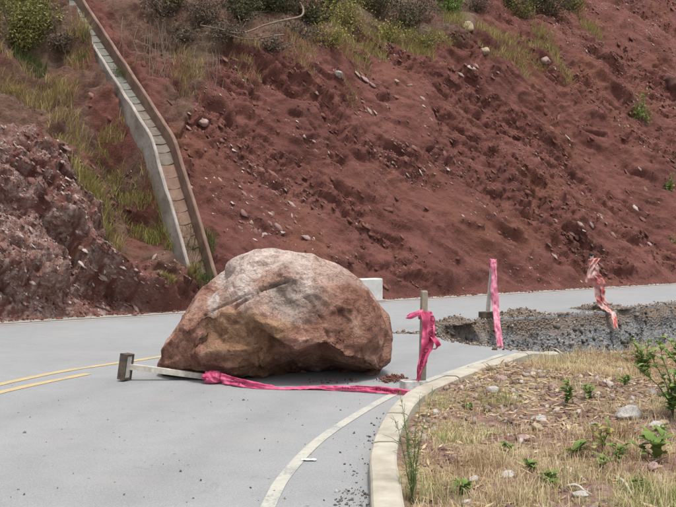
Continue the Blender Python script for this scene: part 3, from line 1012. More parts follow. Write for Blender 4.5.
py_ = 226 - (B[:, 2] - EYE) / (D0 + B[:, 1]) * F
me = mesh_np('boulder', B, bf)
nse = fbm(fx * 3, fy * 3, fz * 3 + 20, 4)
fr = sstep(0.0, 0.25, front)
def blob(x, y, rx, ry, w=0.5):
    return sstep(1.0 + w, 1.0 - w, ((px_ - x) / rx) ** 2 + ((py_ - y) / ry) ** 2 + 0.8 * nse)
attr(me, 'ochre', np.clip(blob(245, 345, 40, 36) * fr * 0.9 + blob(275, 328, 22, 12) * fr * 0.7, 0, 1))
attr(me, 'grey', np.clip(blob(298, 303, 34, 20) * fr * 0.9, 0, 1))
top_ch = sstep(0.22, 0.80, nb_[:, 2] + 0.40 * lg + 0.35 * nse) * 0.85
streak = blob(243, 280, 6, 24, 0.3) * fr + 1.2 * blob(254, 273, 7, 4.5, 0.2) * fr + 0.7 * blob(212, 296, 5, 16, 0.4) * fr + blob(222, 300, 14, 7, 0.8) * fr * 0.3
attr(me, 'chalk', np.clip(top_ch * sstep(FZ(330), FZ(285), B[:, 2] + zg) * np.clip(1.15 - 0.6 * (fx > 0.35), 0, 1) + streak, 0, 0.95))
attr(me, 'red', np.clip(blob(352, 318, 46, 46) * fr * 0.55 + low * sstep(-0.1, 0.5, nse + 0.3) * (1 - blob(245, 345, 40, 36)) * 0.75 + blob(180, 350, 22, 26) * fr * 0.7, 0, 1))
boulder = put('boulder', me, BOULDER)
boulder.location = (cx, D0, 0)
tag(boulder, 'huge rounded reddish brown boulder with undercut base lying on the road', 'boulder')

# ------------------------------------------------------------------ drainage chute
chute = thing('drainage_chute', 'stepped concrete drainage chute running down the red slope', 'drainage chute', tuple(P0 + E * CH_S) + (0,))
tt = np.arange(0, 16, 0.02)
cr_, czv, cang = profile([CH_S], tt)
cr_, czv, cang = cr_[0], czv[0], cang[0]
cl = np.array(chute.location)
def chp(t, ds, h):
    rn, z, a = np.interp(t, tt, cr_), np.interp(t, tt, czv), np.interp(t, tt, cang)
    rn, z = rn - math.sin(a) * h, z + math.cos(a) * h
    p = P0 + E * (CH_S + ds) + NN * rn
    return (p[0] - cl[0], p[1] - cl[1], z)
def wall(ds, top, bot, mat, half=0.055, seed=0.0, rough=0.01):
    rows = []
    for t in np.arange(0.3, 14.0, 0.12):
        w1 = rough * float(fbm(t * 2.2, seed, 0.0, 3))
        tp = top + w1
        bt = bot(t) if callable(bot) else bot
        rows.append([chp(t, ds - half, bt), chp(t, ds - half + w1, tp - 0.02), chp(t, ds - half + 0.02, tp), chp(t, ds + half - 0.02, tp), chp(t, ds + half + w1 * .5, tp - 0.02), chp(t, ds + half, bt)])
    mb = MB()
    mb.grid(rows)
    return put('side_wall', mb.mesh('side_wall'), mat, chute)
lw = wall(-CH_W, 0.17, lambda t: -0.3 - 0.65 * float(sstep(0.8, 2.0, t) * sstep(6.4, 4.8, t)), CONC_PALE, 0.038, 2.0, 0.006)
lw['label'] = 'pale chipped left side wall'
rw = wall(CH_W, 0.15, -0.3, CONC_RED, 0.042, 7.0, 0.006)
rw['label'] = 'soil-stained right side wall'
t = 0.25
while t < 13.5:
    a = float(np.interp(t, tt, cang))
    pit = 0.30
    rn0, z0 = np.interp(t, tt, cr_), np.interp(t, tt, czv)
    rn1, z1 = np.interp(t + pit, tt, cr_), np.interp(t + pit, tt, czv)
    mb = MB()
    hw = CH_W - 0.044
    lowp, hip, back = [], [], []
    for u in np.linspace(-1, 1, 9):
        bow = 0.06 * (1 - u * u)
        lowp.append(chp(max(t - bow, 0), u * hw, -0.17))
        hip.append(chp(max(t - bow, 0) + 0.02, u * hw, -0.108 + 0.008 * u * u + 0.006 * random.uniform(-1, 1)))
        back.append(chp(t + pit + 0.03, u * hw, -0.12))
    mb.grid([lowp, hip, back])
    put('step', mb.mesh('step'), CONC if t > 5.4 else (STEP_MIX if t > 3.2 else CONC_RED), chute)
    t += pit * random.uniform(0.88, 1.12)
mb = MB()
mb.grid([[chp(t, ds, -0.19) for ds in (-CH_W, 0, CH_W)] for t in np.arange(0, 14, 0.4)])
put('channel_floor', mb.mesh('channel_floor'), CONC_RED, chute)

# ------------------------------------------------------------------ stones and clods on the slope
def slope_pts(n, weight, r):
    w = (weight * (S > -6.5) * (S < 29) * (T > 0.05) * (T < 16)).ravel()
    # weight by cell area
    ds = np.gradient(s_ax)[:, None] * np.gradient(t_ax)[None, :]
    w = w * ds.ravel()
    k = r.choice(len(w), n, p=w / w.sum())
    return TV.reshape(-1, 3)[k]
off_chute = (np.abs(S - CH_S) > CH_W + 0.12).astype(float)
patch = sstep(0.0, 0.6, fbm(a_ * 0.35, b_ * 1.1, 31.0, 4)) * (0.25 + bandm) + 0.05
upv = np.array([NN[0] * 0.5, NN[1] * 0.5, 0.866])
d1 = unit(np.array([E[0], E[1], 0]) * 0.65 - upv * 0.75)
d3 = unit(np.cross(d1, upv + 0.3 * np.array([E[0], E[1], 0])))
PL = np.stack([d1, np.cross(d3, d1), d3], 1)
pts = slope_pts(10000, patch * lip * off_chute, rng)
o = put('pebbles', stone_cloud('pebbles', pts, np.clip(rng.lognormal(-3.95, 0.55, 10000), 0.009, 0.085), rng, PL), STONE, slope)
o['kind'] = 'stuff'
pts = slope_pts(10000, bandm * lip * off_chute, rng)
o = put('soil_flakes', stone_cloud('soil_flakes', pts, np.clip(rng.lognormal(-3.4, 0.5, 10000), 0.014, 0.12), rng, PL), CLOD, slope)
o['kind'] = 'stuff'
spurw = spur * (0.2 + sstep(0.1, 0.5, shard))
pts = slope_pts(5500, spurw * off_chute, rng)
o = put('shards', stone_cloud('shards', pts, np.clip(rng.lognormal(-4.05, 0.55, 5500), 0.008, 0.08), rng, PL), STONE, slope)
o['kind'] = 'stuff'
pts = slope_pts(6500, (0.3 + calm) * off_chute * (0.25 + lip), rng)
o = put('soil_clods', stone_cloud('soil_clods', pts, np.clip(rng.lognormal(-4.0, 0.55, 6500), 0.010, 0.09), rng), CLOD, slope)
o['kind'] = 'stuff'
foot = np.c_[(P0 + E * rng.uniform(-7, 17, 1100)[:, None] + NN * (0.02 - np.abs(rng.normal(0, 0.16, 1100)))[:, None]), np.full(1100, 0.012)]
o = put('foot_rubble', stone_cloud('foot_rubble', foot, np.clip(rng.lognormal(-3.7, 0.5, 1100), 0.01, 0.08), rng), CLOD, slope)
o['kind'] = 'stuff'
# the larger stones one can pick out
sr = random.Random(3)
clusters = [(258, 222, 30, 12, 12, STONE), (285, 232, 26, 9, 8, STONE), (575, 235, 40, 30, 16, STONE), (640, 225, 30, 40, 10, STONE), (430, 120, 60, 50, 16, STONE),
            (470, 65, 30, 22, 10, STONE), (520, 110, 60, 40, 14, CLOD), (340, 90, 60, 40, 10, STONE), (380, 200, 70, 60, 14, CLOD), (60, 225, 60, 60, 26, STONE),
            (110, 270, 40, 30, 12, STONE), (590, 160, 50, 60, 14, CLOD), (210, 130, 30, 40, 6, STONE), (640, 40, 30, 40, 10, CLOD), (130, 90, 40, 40, 8, CLOD)]
for (x, y, rx, ry, n, mt) in clusters:
    for i in range(n):
        p, nn = hit(x + sr.gauss(0, rx * 0.6), min(y + sr.gauss(0, ry * 0.6), 290))
        if p is None or p.z < 0.05:
            continue
        if abs((np.array(p[:2]) - P0) @ E - CH_S) < CH_W + 0.2:
            continue
        so_ = stone_obj('stone', p, sr.uniform(0.05, 0.12) * (p.y / 24), mt, slope, r=sr)
        so_.rotation_euler = (Matrix(PL.tolist()) @ Matrix.Rotation(sr.gauss(0, 0.4), 3, 'X') @ Matrix.Rotation(sr.gauss(0, 0.5), 3, 'Z')).to_euler()
        so_.scale = (so_.scale[0] * 1.5, so_.scale[0] * 0.95, so_.scale[0] * 0.6)
def slope_rock(px, py, dims, mat, seed, label):
    p, nn = hit(px, py)
    o = put('rock', rock_mesh(seed, dims, 3), mat)
    o.location = p - Vector((0, 0, dims[2] * 0.25))
    o.rotation_euler = (0.3, 0.2, seed)
    tag(o, label, 'rock')
slope_rock(467, 29, (0.5, 0.45, 0.5), TAN_ROCK, 3, 'tan rock poking from the slope edge below the brush')
slope_rock(486, 52, (0.32, 0.3, 0.28), TAN_ROCK, 4, 'round pale tan rock left of the yellow slope grass')
slope_rock(546, 62, (0.5, 0.35, 0.32), PINK_ROCK, 5, 'grey pink wedge rock among the yellow slope grass')
slope_rock(203, 123, (0.24, 0.2, 0.22), PINK_ROCK, 6, 'pinkish pale rock on the soil just right of the chute')
slope_rock(338, 75, (0.34, 0.26, 0.18), WHITE_ROCK, 8, 'flat white rock under the yellow-green bush')
slope_rock(124, 104, (0.4, 0.3, 0.26), PINK_ROCK, 9, 'pinkish rock left of the chute')
slope_rock(672, 85, (0.9, 0.7, 0.7), simple('dark_red_rock', (0.07, 0.03, 0.026), (0.14, 0.07, 0.06), 6, 0.9, 0.8, 0.03), 12, 'dark red rock at the right edge of the slope')

# ------------------------------------------------------------------ barrier posts and tape
def barrier_post(name, label, loc, rotz, height, stake_mat, lean=(0, 0), group='wooden barrier posts', base=(0.24, 0.15, 0.10), cap=False, off=0.0, turn=0.0, frame_mat=None):
    t = thing(name, label, 'barrier post', loc, rotz, group)
    w, d, h = base
    th_ = 0.022
    fr = MB()
    fr.box((-w / 2, -d / 2, 0), (w / 2, -d / 2 + th_, h))
    fr.box((-w / 2, d / 2 - th_, 0), (w / 2, d / 2, h))
    fr.box((-w / 2 + 0.001, -d / 2 + th_, 0.001), (-w / 2 + th_, d / 2 - th_, h - 0.002))
    fr.box((w / 2 - th_, -d / 2 + th_, 0.001), (w / 2 - 0.001, d / 2 - th_, h - 0.002))
    bo = [put('base_frame', fr.mesh('base_frame', bevel=0.003), frame_mat or WOOD_DARK, t)]
    c = MB()
    c.box((-w / 2 + th_, -d / 2 + th_, 0.004), (w / 2 - th_, d / 2 - th_, h - 0.010))
    bo.append(put('cement_fill', c.mesh('cement_fill', bevel=0.004), CEMENT, t))
    for q in bo:
        q.rotation_euler = (turn, 0, 0)
        q.location = (-off, 0, 0)
    s = MB()
    s.tube([(0, 0, 0.02), (lean[0] * 0.5, lean[1] * 0.5, height * 0.5), (lean[0], lean[1], height - 0.012), (lean[0] * 1.01, lean[1] * 1.01, height)], [0.040, 0.040, 0.039, 0.030], 4)
    put('stake', s.mesh('stake'), stake_mat, t)
    if cap:
        m_ = rock_mesh(77, (0.13, 0.12, 0.09), 2, 0.1)
        o = put('cap', m_, DARKCLOTH, t)
        o.location = (lean[0], lean[1], height - 0.03)
    return t

near_post = barrier_post('barrier_post', 'upright grey wooden barrier post with bright pink tape beside the kerb', (0.815, 9.66, 0), 0.30, 0.975, WOOD, (0.02, 0.0), base=(0.24, 0.15, 0.11), off=0.085, frame_mat=CEMENT)
fp_loc = G(127, 381.5)
fallen = barrier_post('barrier_post', 'fallen pale wooden barrier post lying left of the boulder', (0, 0, 0), 0, 0.98, WOOD_PALE, (0, 0), base=(0.27, 0.13, 0.09), turn=-0.5)
ax = Vector((0.95, 0.04, -0.13)).normalized()     # direction of the stake as it lies
xa = Vector((0, 0, 1)) - ax * ax.z
xa.normalize()
ya = ax.cross(xa)
Mx = Matrix((xa, ya, ax)).transposed().to_4x4()
fallen.matrix_world = Matrix.Translation(Vector((fp_loc.x - 0.06, fp_loc.y + 0.06, 0.155))) @ Mx
far_post = barrier_post('barrier_post', 'thin barrier post with faded pink tape at the washout edge', (2.56, 17.12, 0), 0.2, 0.99, WOOD_PALE, (0.09, 0.0), base=(0.26, 0.16, 0.13))
torn_post = barrier_post('barrier_post', 'dark-capped barrier post with torn red and white tape', (4.97, 18.95, 0), 0.0, 1.06, WOOD_PALE, (-0.17, -0.02), base=(0.24, 0.15, 0.08), cap=True)

def ribbon(name, ctr, wid, mat, parent=None, step=0.012, wr=0.006, nv=7, seed=0.0, thick=0.0015, pleat=0.0):
    """ctr: points; wid: half-width vectors. Returns object and evaluator."""
    data = np.concatenate([np.array(ctr, float), np.array(wid, float)], 1)
    C = cat_pts(data, step)
    n = len(C)
    v = np.linspace(-1, 1, nv)
    tan = unit(np.gradient(C[:, :3], axis=0))
    nr = unit(np.cross(tan, unit(C[:, 3:])))
    L_ = np.concatenate([[0], np.cumsum(np.linalg.norm(np.diff(C[:, :3], axis=0), axis=1))])
    P = C[:, None, :3] + C[:, None, 3:] * v[None, :, None]
    w = wr * (fbm(L_[:, None] * 14, v[None, :] * 1.3, seed, 3) + 0.8 * np.sin(v[None, :] * 3 + L_[:, None] * 9 + seed))
    w = w + pleat * np.sin(v[None, :] * 7.5 + 2.2 * np.sin(L_[:, None] * 5 + seed)) * (0.6 + 0.4 * np.sin(L_[:, None] * 13))
    P = P + nr[:, None, :] * w[..., None]
    P[..., 2] = np.where(C[:, None, 2] > -0.02, np.maximum(P[..., 2], 0.006), P[..., 2])
    m2 = MB()
    m2.grid(P.tolist())
    me_ = m2.mesh(name, smooth=True)
    o = put(name, me_, mat, parent)
    sol = o.modifiers.new('thickness', 'SOLIDIFY')
    sol.thickness = thick
    sol.offset = 0
    def ev(l, vv_, lift):
        i = np.clip(np.interp(l, L_, np.arange(n)), 0, n - 1.001)
        i0 = i.astype(int)
        fr_ = (i - i0)[:, None]
        j = np.clip((vv_ + 1) / 2 * (nv - 1), 0, nv - 1.001)
        j0 = j.astype(int)
        fj = (j - j0)[:, None]
        p = (P[i0, j0] * (1 - fj) + P[i0, j0 + 1] * fj) * (1 - fr_) + (P[i0 + 1, j0] * (1 - fj) + P[i0 + 1, j0 + 1] * fj) * fr_
        return p + nr[i0] * lift
    return o, ev, L_[-1]

def tape_text(txt, ev, l0, l1, v0, v1, parent, lift, flip=False):
    cu = bpy.data.curves.new('t', 'FONT')
    cu.body = txt
    to = bpy.data.objects.new('t', cu)
    COL.objects.link(to)
    bpy.context.view_layer.update()
    m_ = bpy.data.meshes.new_from_object(to.evaluated_get(bpy.context.evaluated_depsgraph_get()))
    bpy.data.objects.remove(to)
    bm_ = bmesh.new()
    bm_.from_mesh(m_)
    bmesh.ops.triangulate(bm_, faces=bm_.faces)
    bmesh.ops.subdivide_edges(bm_, edges=bm_.edges, cuts=2, use_grid_fill=True)
    bm_.to_mesh(m_)
    bm_.free()
    co = np.array([v.co[:] for v in m_.vertices])
    a = (co[:, 0] - co[:, 0].min()) / np.ptp(co[:, 0])
    b = (co[:, 1] - co[:, 1].min()) / np.ptp(co[:, 1])
    p = ev(l0 + a * (l1 - l0), v0 + b * (v1 - v0), lift)
    m_.vertices.foreach_set('co', p.astype(np.float32).ravel())
    m_.update()
    return put('lettering', m_, INK, parent)

# tape along the road in front of the boulder: bundle, then a strip standing on edge
bund_c = G(212, 384)
bm = bmesh.new()
bmesh.ops.create_icosphere(bm, subdivisions=5, radius=1.0)
bm.verts.index_update()
v = np.array([p.co[:] for p in bm.verts])
f = np.array([[q.index for q in p.verts] for p in bm.faces])
bm.free()
fold = billow(v[:, 0] * 0.9 + 0.8 * v[:, 2], v[:, 1] * 1.5 - v[:, 0], v[:, 2] * 1.8 + v[:, 0], 2, 0.45)
v = v * (0.80 + 0.26 * fold)[:, None]
v *= np.array([0.105, 0.075, 0.068])
v[:, 2] = np.maximum(v[:, 2] + 0.066, 0.004)
ground_tape = thing('warning_tape', 'long pink warning tape lying along the foot of the boulder', 'warning tape', (bund_c.x, bund_c.y + 0.02, 0), 0, 'pink warning tapes')
put('tape_bundle', mesh_np('tape_bundle', v, f, True), TAPE, ground_tape)
gl = Vector(ground_tape.location)
tp = [(221, 371.0, 384.0, .02), (234, 375.5, 386.0, .03), (252, 380.0, 388.2, .03), (268, 383.6, 389.0, .05), (284, 386.6, 389.6, .08), (300, 387.6, 389.6, .10), (316, 387.4, 389.8, .09), (328, 385.2, 390.2, .05), (342, 384.4, 391.0, .03), (360, 384.8, 392.0, .03), (380, 385.6, 393.2, .03), (396, 387.2, 394.4, .03), (410, 388.8, 395.2, .02)]
ctr, wid = [], []
for (x, yt, yb, back) in tp:
    pb = G(x, yb, 0.006)
    pt = AT(x, yt, pb.y + back)
    pt.z = max(pt.z * 0.86, 0.012)
    ctr.append((pb + pt) / 2 - gl)
    wid.append((pt - pb) / 2)
o, ev, Lg = ribbon('tape_strip', ctr, wid, TAPE, ground_tape, 0.012, 0.012, 13, 2.0, pleat=0.006)
for a0, a1 in ((0.83, 0.955), (0.665, 0.765), (0.07, 0.17)):
    tape_text('Danger', ev, Lg * a0, Lg * a1, -0.55, 0.5, ground_tape, -0.006)
    tape_text('Danger', ev, Lg * a0, Lg * a1, -0.55, 0.5, ground_tape, 0.006)

# tape on the upright post
near_tape = thing('warning_tape', 'bright pink warning tape knotted round the grey post by the kerb', 'warning tape', (0.815, 9.60, 0), 0, 'pink warning tapes')
nl = Vector(near_tape.location)
def pt_(px, py, y):
    return AT(px, py, y) - nl
yF = 9.575
def vert_ribbon(rows, mat, parent, name='tape_strip', seed=0.0, wr=0.006, step=0.012, pleat=0.0):
    c, w = [], []
    for (x0, x1, y, dep, twist) in rows:
        a, b = pt_(x0, y, dep - twist), pt_(x1, y, dep + twist)
        c.append((a + b) / 2)
        w.append((b - a) / 2)
    return ribbon(name, c, w, mat, parent, step, wr, 17, seed, pleat=pleat)
o, ev1, L1 = vert_ribbon([(421.5, 432, 311.5, yF, .02), (422, 435, 320, yF - .01, .04), (422, 435, 332, yF - .015, -.02), (421, 433, 344, yF - .01, .03), (419.5, 429, 355, yF, -.01), (418, 424.5, 365, yF, .02), (416.5, 421, 375, yF + .01, -.01), (415.5, 419.5, 385, yF + .01, .0)], TAPE, near_tape, seed=1.0, wr=0.014, pleat=0.014)
tape_text('Danger', ev1, L1 * 0.06, L1 * 0.42, 0.10, 0.85, near_tape, 0.006)
tape_text('Danger', ev1, L1 * 0.06, L1 * 0.42, 0.10, 0.85, near_tape, -0.006)
tape_text('Danger', ev1, L1 * 0.50, L1 * 0.80, -0.6, 0.5, near_tape, -0.006)
tape_text('Danger', ev1, L1 * 0.50, L1 * 0.80, -0.6, 0.5, near_tape, 0.006)
o, ev2, L2 = ribbon('loose_end', [pt_(423, 312, yF - .01), pt_(417, 313.5, yF - .03), pt_(411, 316, yF - .02), pt_(406.5, 317, yF - .04)],
                    [(0.0, 0.02, 0.028), (0.0, 0.015, 0.022), (0.005, 0.0, 0.030), (0.01, 0.0, 0.014)], TAPE, near_tape, 0.008, 0.008, 7, 4.0)
ribbon('loose_end', [pt_(432, 336, yF), pt_(436, 341, yF - .03), pt_(438.5, 346, yF - .01), pt_(434, 349, yF)],
       [(0.02, 0, 0.01), (0.02, 0.01, 0.015), (0.022, -0.01, 0.01), (0.015, 0, 0.01)], TAPE, near_tape, 0.008, 0.008, 7, 5.0)
kn = []
for a in np.linspace(0, 2 * math.pi, 17):
    kn.append(Vector((math.cos(a) * 0.056 + 0.02, 0.06 + math.sin(a) * 0.056, 0.735 + 0.012 * math.sin(2 * a))))
ribbon('wrap', kn, [(0, 0, 0.03)] * 17, TAPE, near_tape, 0.01, 0.006, 5, 8.0)

# faded tape hanging from the far post
far_tape = thing('warning_tape', 'faded pink warning tape hanging in a long strip over the washout edge', 'warning tape', (2.62, 17.0, 0), 0, 'pink warning tapes')
nl = Vector(far_tape.location)
vert_ribbon([(489.5, 496.5, 259, 17.07, .0), (490.5, 496.5, 264, 17.04, .01), (491.5, 497, 275, 17.0, .0), (491, 498, 290, 16.95, .02), (492, 499, 305, 16.9, .0), (493.5, 500, 320, 16.75, .02), (495.5, 502, 335, 16.62, .0), (498, 504, 351, 16.5, .01)], TAPE_FADED, far_tape, seed=3.0, wr=0.012, step=0.02, pleat=0.012)
kn = [Vector((math.cos(a) * 0.065 + 0.03, 0.12 + math.sin(a) * 0.065, 0.94)) for a in np.linspace(0, 2 * math.pi, 13)]
ribbon('wrap', kn, [(0, 0, 0.045)] * 13, TAPE, far_tape, 0.012, 0.01, 5, 8.0)

torn_tape = thing('warning_tape', 'tattered red and white tape wound down the dark-capped post', 'warning tape', (4.78, 18.85, 0), 0)
nl = Vector(torn_tape.location)
vert_ribbon([(588, 596, 259, 18.82, .02), (589, 599, 268, 18.80, -.03), (590, 600, 278, 18.8, .03), (594, 601, 287, 18.8, -.02), (595, 602, 296, 18.78, .03), (598, 605, 303, 18.72, -.02), (603, 611, 309, 18.6, .02), (610, 616, 315, 18.45, .0), (615, 618.5, 329, 18.25, .0)], TAPE_TORN, torn_tape, seed=6.0, wr=0.022, step=0.02)
vert_ribbon([(594, 601, 258, 18.8, .0), (588, 593, 268, 18.76, .02), (586, 591, 276, 18.74, .02), (585, 588, 283, 18.74, .0)], TAPE_TORN, torn_tape, 'loose_end', 9.0, 0.02, 0.02)
vert_ribbon([(592, 600, 274, 18.76, .0), (600, 605, 282, 18.74, .02), (602, 606, 300, 18.72, .02), (606, 610, 305, 18.7, .0)], TAPE_TORN, torn_tape, 'loose_end', 12.0, 0.02, 0.02)

# white marker block beyond the road, behind the boulder
mk = thing('marker_block', 'white painted concrete block on the far shoulder behind the boulder', 'concrete block', (0.62, 20.95, 0), 0.55)
mb = MB()
mb.box((-0.30, -0.14, 0), (0.30, 0.14, 0.50))
put('block', mb.mesh('block', bevel=0.02), WHITEWASH, mk)
mb = MB()
mb.box((-0.34, -0.18, 0), (0.34, 0.18, 0.06))
put('plinth', mb.mesh('plinth', bevel=0.01), GUTTER, mk)

# ------------------------------------------------------------------ gravel mounds, grit, clods, litter on the road
def mound(cxy, rx, ry, h, n, label, rot=0.6):
    r = np.random.default_rng(int(cxy[0] * 100) + 5)
    g = np.linspace(-1, 1, 26)
    gx, gy = np.meshgrid(g, g)
    d = np.sqrt(gx ** 2 + gy ** 2) + 0.18 * fbm(gx * 2 + cxy[0], gy * 2, 1.0, 3)
    z = h * np.clip(1 - d, -0.02, 1) ** 0.9 if False else h * np.clip(1 - d, -0.03, 1)
    z = z + 0.02 * fbm(gx * 5 + cxy[1], gy * 5, 4.0, 3) * (d < 1)
    c, s = math.cos(rot), math.sin(rot)
    V = np.stack([gx * rx * c - gy * ry * s, gx * rx * s + gy * ry * c, z], -1).reshape(-1, 3)
    ii = np.arange(26 * 26).reshape(26, 26)
    Fq = np.stack([ii[:-1, :-1], ii[:-1, 1:], ii[1:, 1:], ii[1:, :-1]], -1).reshape(-1, 4)
    t = thing('gravel_mound', label, 'gravel mound', (cxy[0], cxy[1], 0.0), 0, 'gravel mounds along the washout edge')
    me_ = mesh_np('pile', V, Fq)
    attr(me_, 'topsoil', np.full(len(V), 0.7))
    put('pile', me_, SCARP, t)
    k_ = r.integers(0, len(V), n)
    p = V[k_] + r.normal(0, 0.015, (n, 3))
    p[:, 2] = np.maximum(p[:, 2], 0.006)
    o_ = put('gravel', stone_cloud('gravel', p, np.clip(r.lognormal(-4.0, 0.45, n), 0.008, 0.05), r), MOUND, t)
    o_['kind'] = 'stuff'
m1, m2, m3 = G(458, 325), G(524, 317), G(602, 310)
mound((m1.x + 0.0, m1.y + 0.35), 0.40, 0.30, 0.12, 420, 'leftmost low mound of pale gravel beside the near end of the washout')
mound((m2.x, m2.y + 0.35), 0.48, 0.30, 0.15, 480, 'brown gravel mound right of the faded pink tape')
mound((m3.x + 0.05, m3.y + 0.35), 0.55, 0.35, 0.12, 420, 'pale gravel mound at the base of the torn-tape post')
# gravel along the broken edge and the crack
n = 1100
kk = rng.integers(0, min(len(far_j), 130), n)
p = np.c_[far_j[kk] + np.array([-0.3, 0.5]) * np.abs(rng.normal(0, 0.22, n))[:, None] + rng.normal(0, 0.03, (n, 2)), np.full(n, 0.008)]
kk = rng.integers(0, len(near_j), 260)
p2 = np.c_[near_j[kk] + rng.normal(0, 0.07, (260, 2)), np.full(260, 0.008)]
tip = np.array(TIP)
p3 = np.c_[tip + np.array([-0.62, 0.05]) * rng.uniform(-0.2, 1.0, 160)[:, None] + rng.normal(0, 0.05, (160, 2)), np.full(160, 0.008)]
pp = np.concatenate([p, p2, p3])
o = put('edge_gravel', stone_cloud('edge_gravel', pp, np.clip(rng.lognormal(-4.0, 0.45, len(pp)), 0.006, 0.05), rng), MOUND)
o['kind'] = 'stuff'
o['label'] = 'loose brown gravel strewn along the broken asphalt edge'
# grit on the road by the kerb
pts = []
for i in range(110):
    a = rng.uniform(arc[-1] - 9, arc[-1] - 4.6)
    q = kerb_at(a)
    pts.append((q[0] - abs(rng.normal(0, 0.07)) - 0.01, q[1], 0.004))
for i in range(90):
    q = G(rng.uniform(335, 372), rng.uniform(490, 512))
    pts.append((q.x, q.y, 0.004))
for i in range(70):
    q = G(rng.uniform(0, 380), rng.uniform(385, 507))
    pts.append((q.x, q.y, 0.003))
pts = np.array(pts)
o = put('road_grit', stone_cloud('road_grit', pts, np.clip(rng.lognormal(-4.9, 0.5, len(pts)), 0.003, 0.018), rng), GRAVEL)
o['kind'] = 'stuff'
o['label'] = 'fine stone grit scattered on the asphalt near the kerb'
# red soil crumbs around the boulder's foot
pts = []
for i in range(260):
    q = G(388 + rng.normal(6, 6), 380 + rng.normal(0, 1.5))
    pts.append((q.x, q.y, 0.01 + abs(rng.normal(0, 0.012))))
for i in range(30):
    q = G(rng.uniform(300, 390), rng.normal(382, 1.2))
    pts.append((q.x, q.y, 0.008))
pts = np.array(pts)
o = put('soil_crumbs', stone_cloud('soil_crumbs', pts, np.clip(rng.lognormal(-4.4, 0.5, len(pts)), 0.004, 0.03), rng), CLOD)
o['kind'] = 'stuff'
o['label'] = 'red soil crumbs heaped at the right foot of the boulder'
q = G(309, 461)
mb = MB()
mb.grid([[(-0.05 + 0.0125 * i, -0.018 + 0.018 * j, 0.006 + 0.006 * abs(math.sin(i * 0.9 + j))) for j in range(3)] for i in range(9)])
o = put('paper_scrap', mb.mesh('paper_scrap'), PAPER)
so = o.modifiers.new('thickness', 'SOLIDIFY')
so.thickness = 0.003
o.location = (q.x, q.y, 0.003)
tag(o, 'small white scrap of litter on the asphalt beside the edge line', 'litter')
q = G(474, 368.5)
o = put('soil_clod', rock_mesh(31, (0.20, 0.10, 0.05), 3), simple('dark_clod', (0.05, 0.042, 0.036), (0.12, 0.10, 0.085), 20, 0.95, 0.5, 0.01))
o.location = (q.x, q.y, 0.0)
tag(o, 'flat dark clod on the white edge line near the far end of the kerb', 'clod')

# ------------------------------------------------------------------ verge: grass, stones, weeds
def verge_pts(n, r, dens=None):
    out = []
    while sum(len(a) for a in out) < n:
        m = n * 3
        # denser where the camera looks: choose in pixels, drop on the ground
        y = r.uniform(4.6, 15.5, m)
        x = r.uniform(0.2, 7.2, m)
        ok = in_verge(x, y) & (x < 0.40 * y + 1.2)
        if dens is not None:
            ok &= r.random(m) < dens(x, y)
        out.append(np.stack([x[ok], y[ok]], 1))
    p = np.concatenate(out)[:n]
    return np.c_[p, verge_z(p[:, 0], p[:, 1])]
def bare(x, y):                       # 1 on the stony bare patches
    b = sstep(0.0, 0.45, fbm(x * 0.8 + 4, y * 0.55, 14.0, 3))
    b = np.maximum(b, 0.9 * np.exp(-(((x - 1.7) / 0.75) ** 2 + ((y - 8.2) / 0.9) ** 2)))
    return np.clip(b, 0, 1)
gd = lambda x, y: np.clip(1.0 - 0.96 * bare(x, y), 0.03, 1) * (0.35 + 0.65 * sstep(-0.3, 0.4, fbm(x * 2.2, y * 2.2, 8.0, 3)))
p = verge_pts(40000, rng, gd)
tint = np.clip(0.53 + 0.50 * fbm(p[:, 0] * 1.1, p[:, 1] * 1.1, 40.0, 3) + rng.normal(0, 0.17, len(p)), 0, 1)
o = put('dry_grass', blades('dry_grass', p, 0.066, 0.0021, rng, 1.1, tint), STRAW)
o['kind'] = 'stuff'
o['label'] = 'short straw-coloured grass covering the verge inside the kerb'
# litter of broken stone, straw and red earth
p = verge_pts(6000, rng, lambda x, y: 0.15 + 0.85 * bare(x, y))
o = put('stone_litter', stone_cloud('stone_litter', p, np.clip(rng.lognormal(-4.1, 0.6, 6000), 0.006, 0.06), rng), LITTER)
o['kind'] = 'stuff'
o['label'] = 'broken stone chips strewn over the bare patches of the verge'
p = verge_pts(14000, rng, lambda x, y: 0.4 + 0.6 * bare(x, y))
an = rng.uniform(0, 2 * np.pi, len(p))
Dv = np.stack([np.cos(an), np.sin(an), rng.normal(0.05, 0.16, len(p))], 1) * rng.uniform(0.03, 0.13, (len(p), 1))
Wv = unit(np.cross(Dv, rng.normal(0, 0.4, (len(p), 3)) + np.array([0, 0, 1]))) * rng.uniform(0.002, 0.011, (len(p), 1))
V, Fq = leaf_faces(p + np.array([0, 0, 0.012]), Dv, Wv, rng)
me = mesh_np('plant_litter', V, Fq)
attr(me, 'rnd', np.repeat(np.clip(rng.normal(0.22, 0.22, len(p)), 0, 0.7), 4))
o = put('plant_litter', me, STRAW)
o['kind'] = 'stuff'
o['label'] = 'dead stalks and leaf litter lying flat on the verge'

def verge_at(px, py):
    z = 0.05
    for i in range(6):
        g = G(px, py, z)
        z = float(verge_z(np.array([g.x]), np.array([g.y]))[0])
    return Vector((g.x, g.y, z))

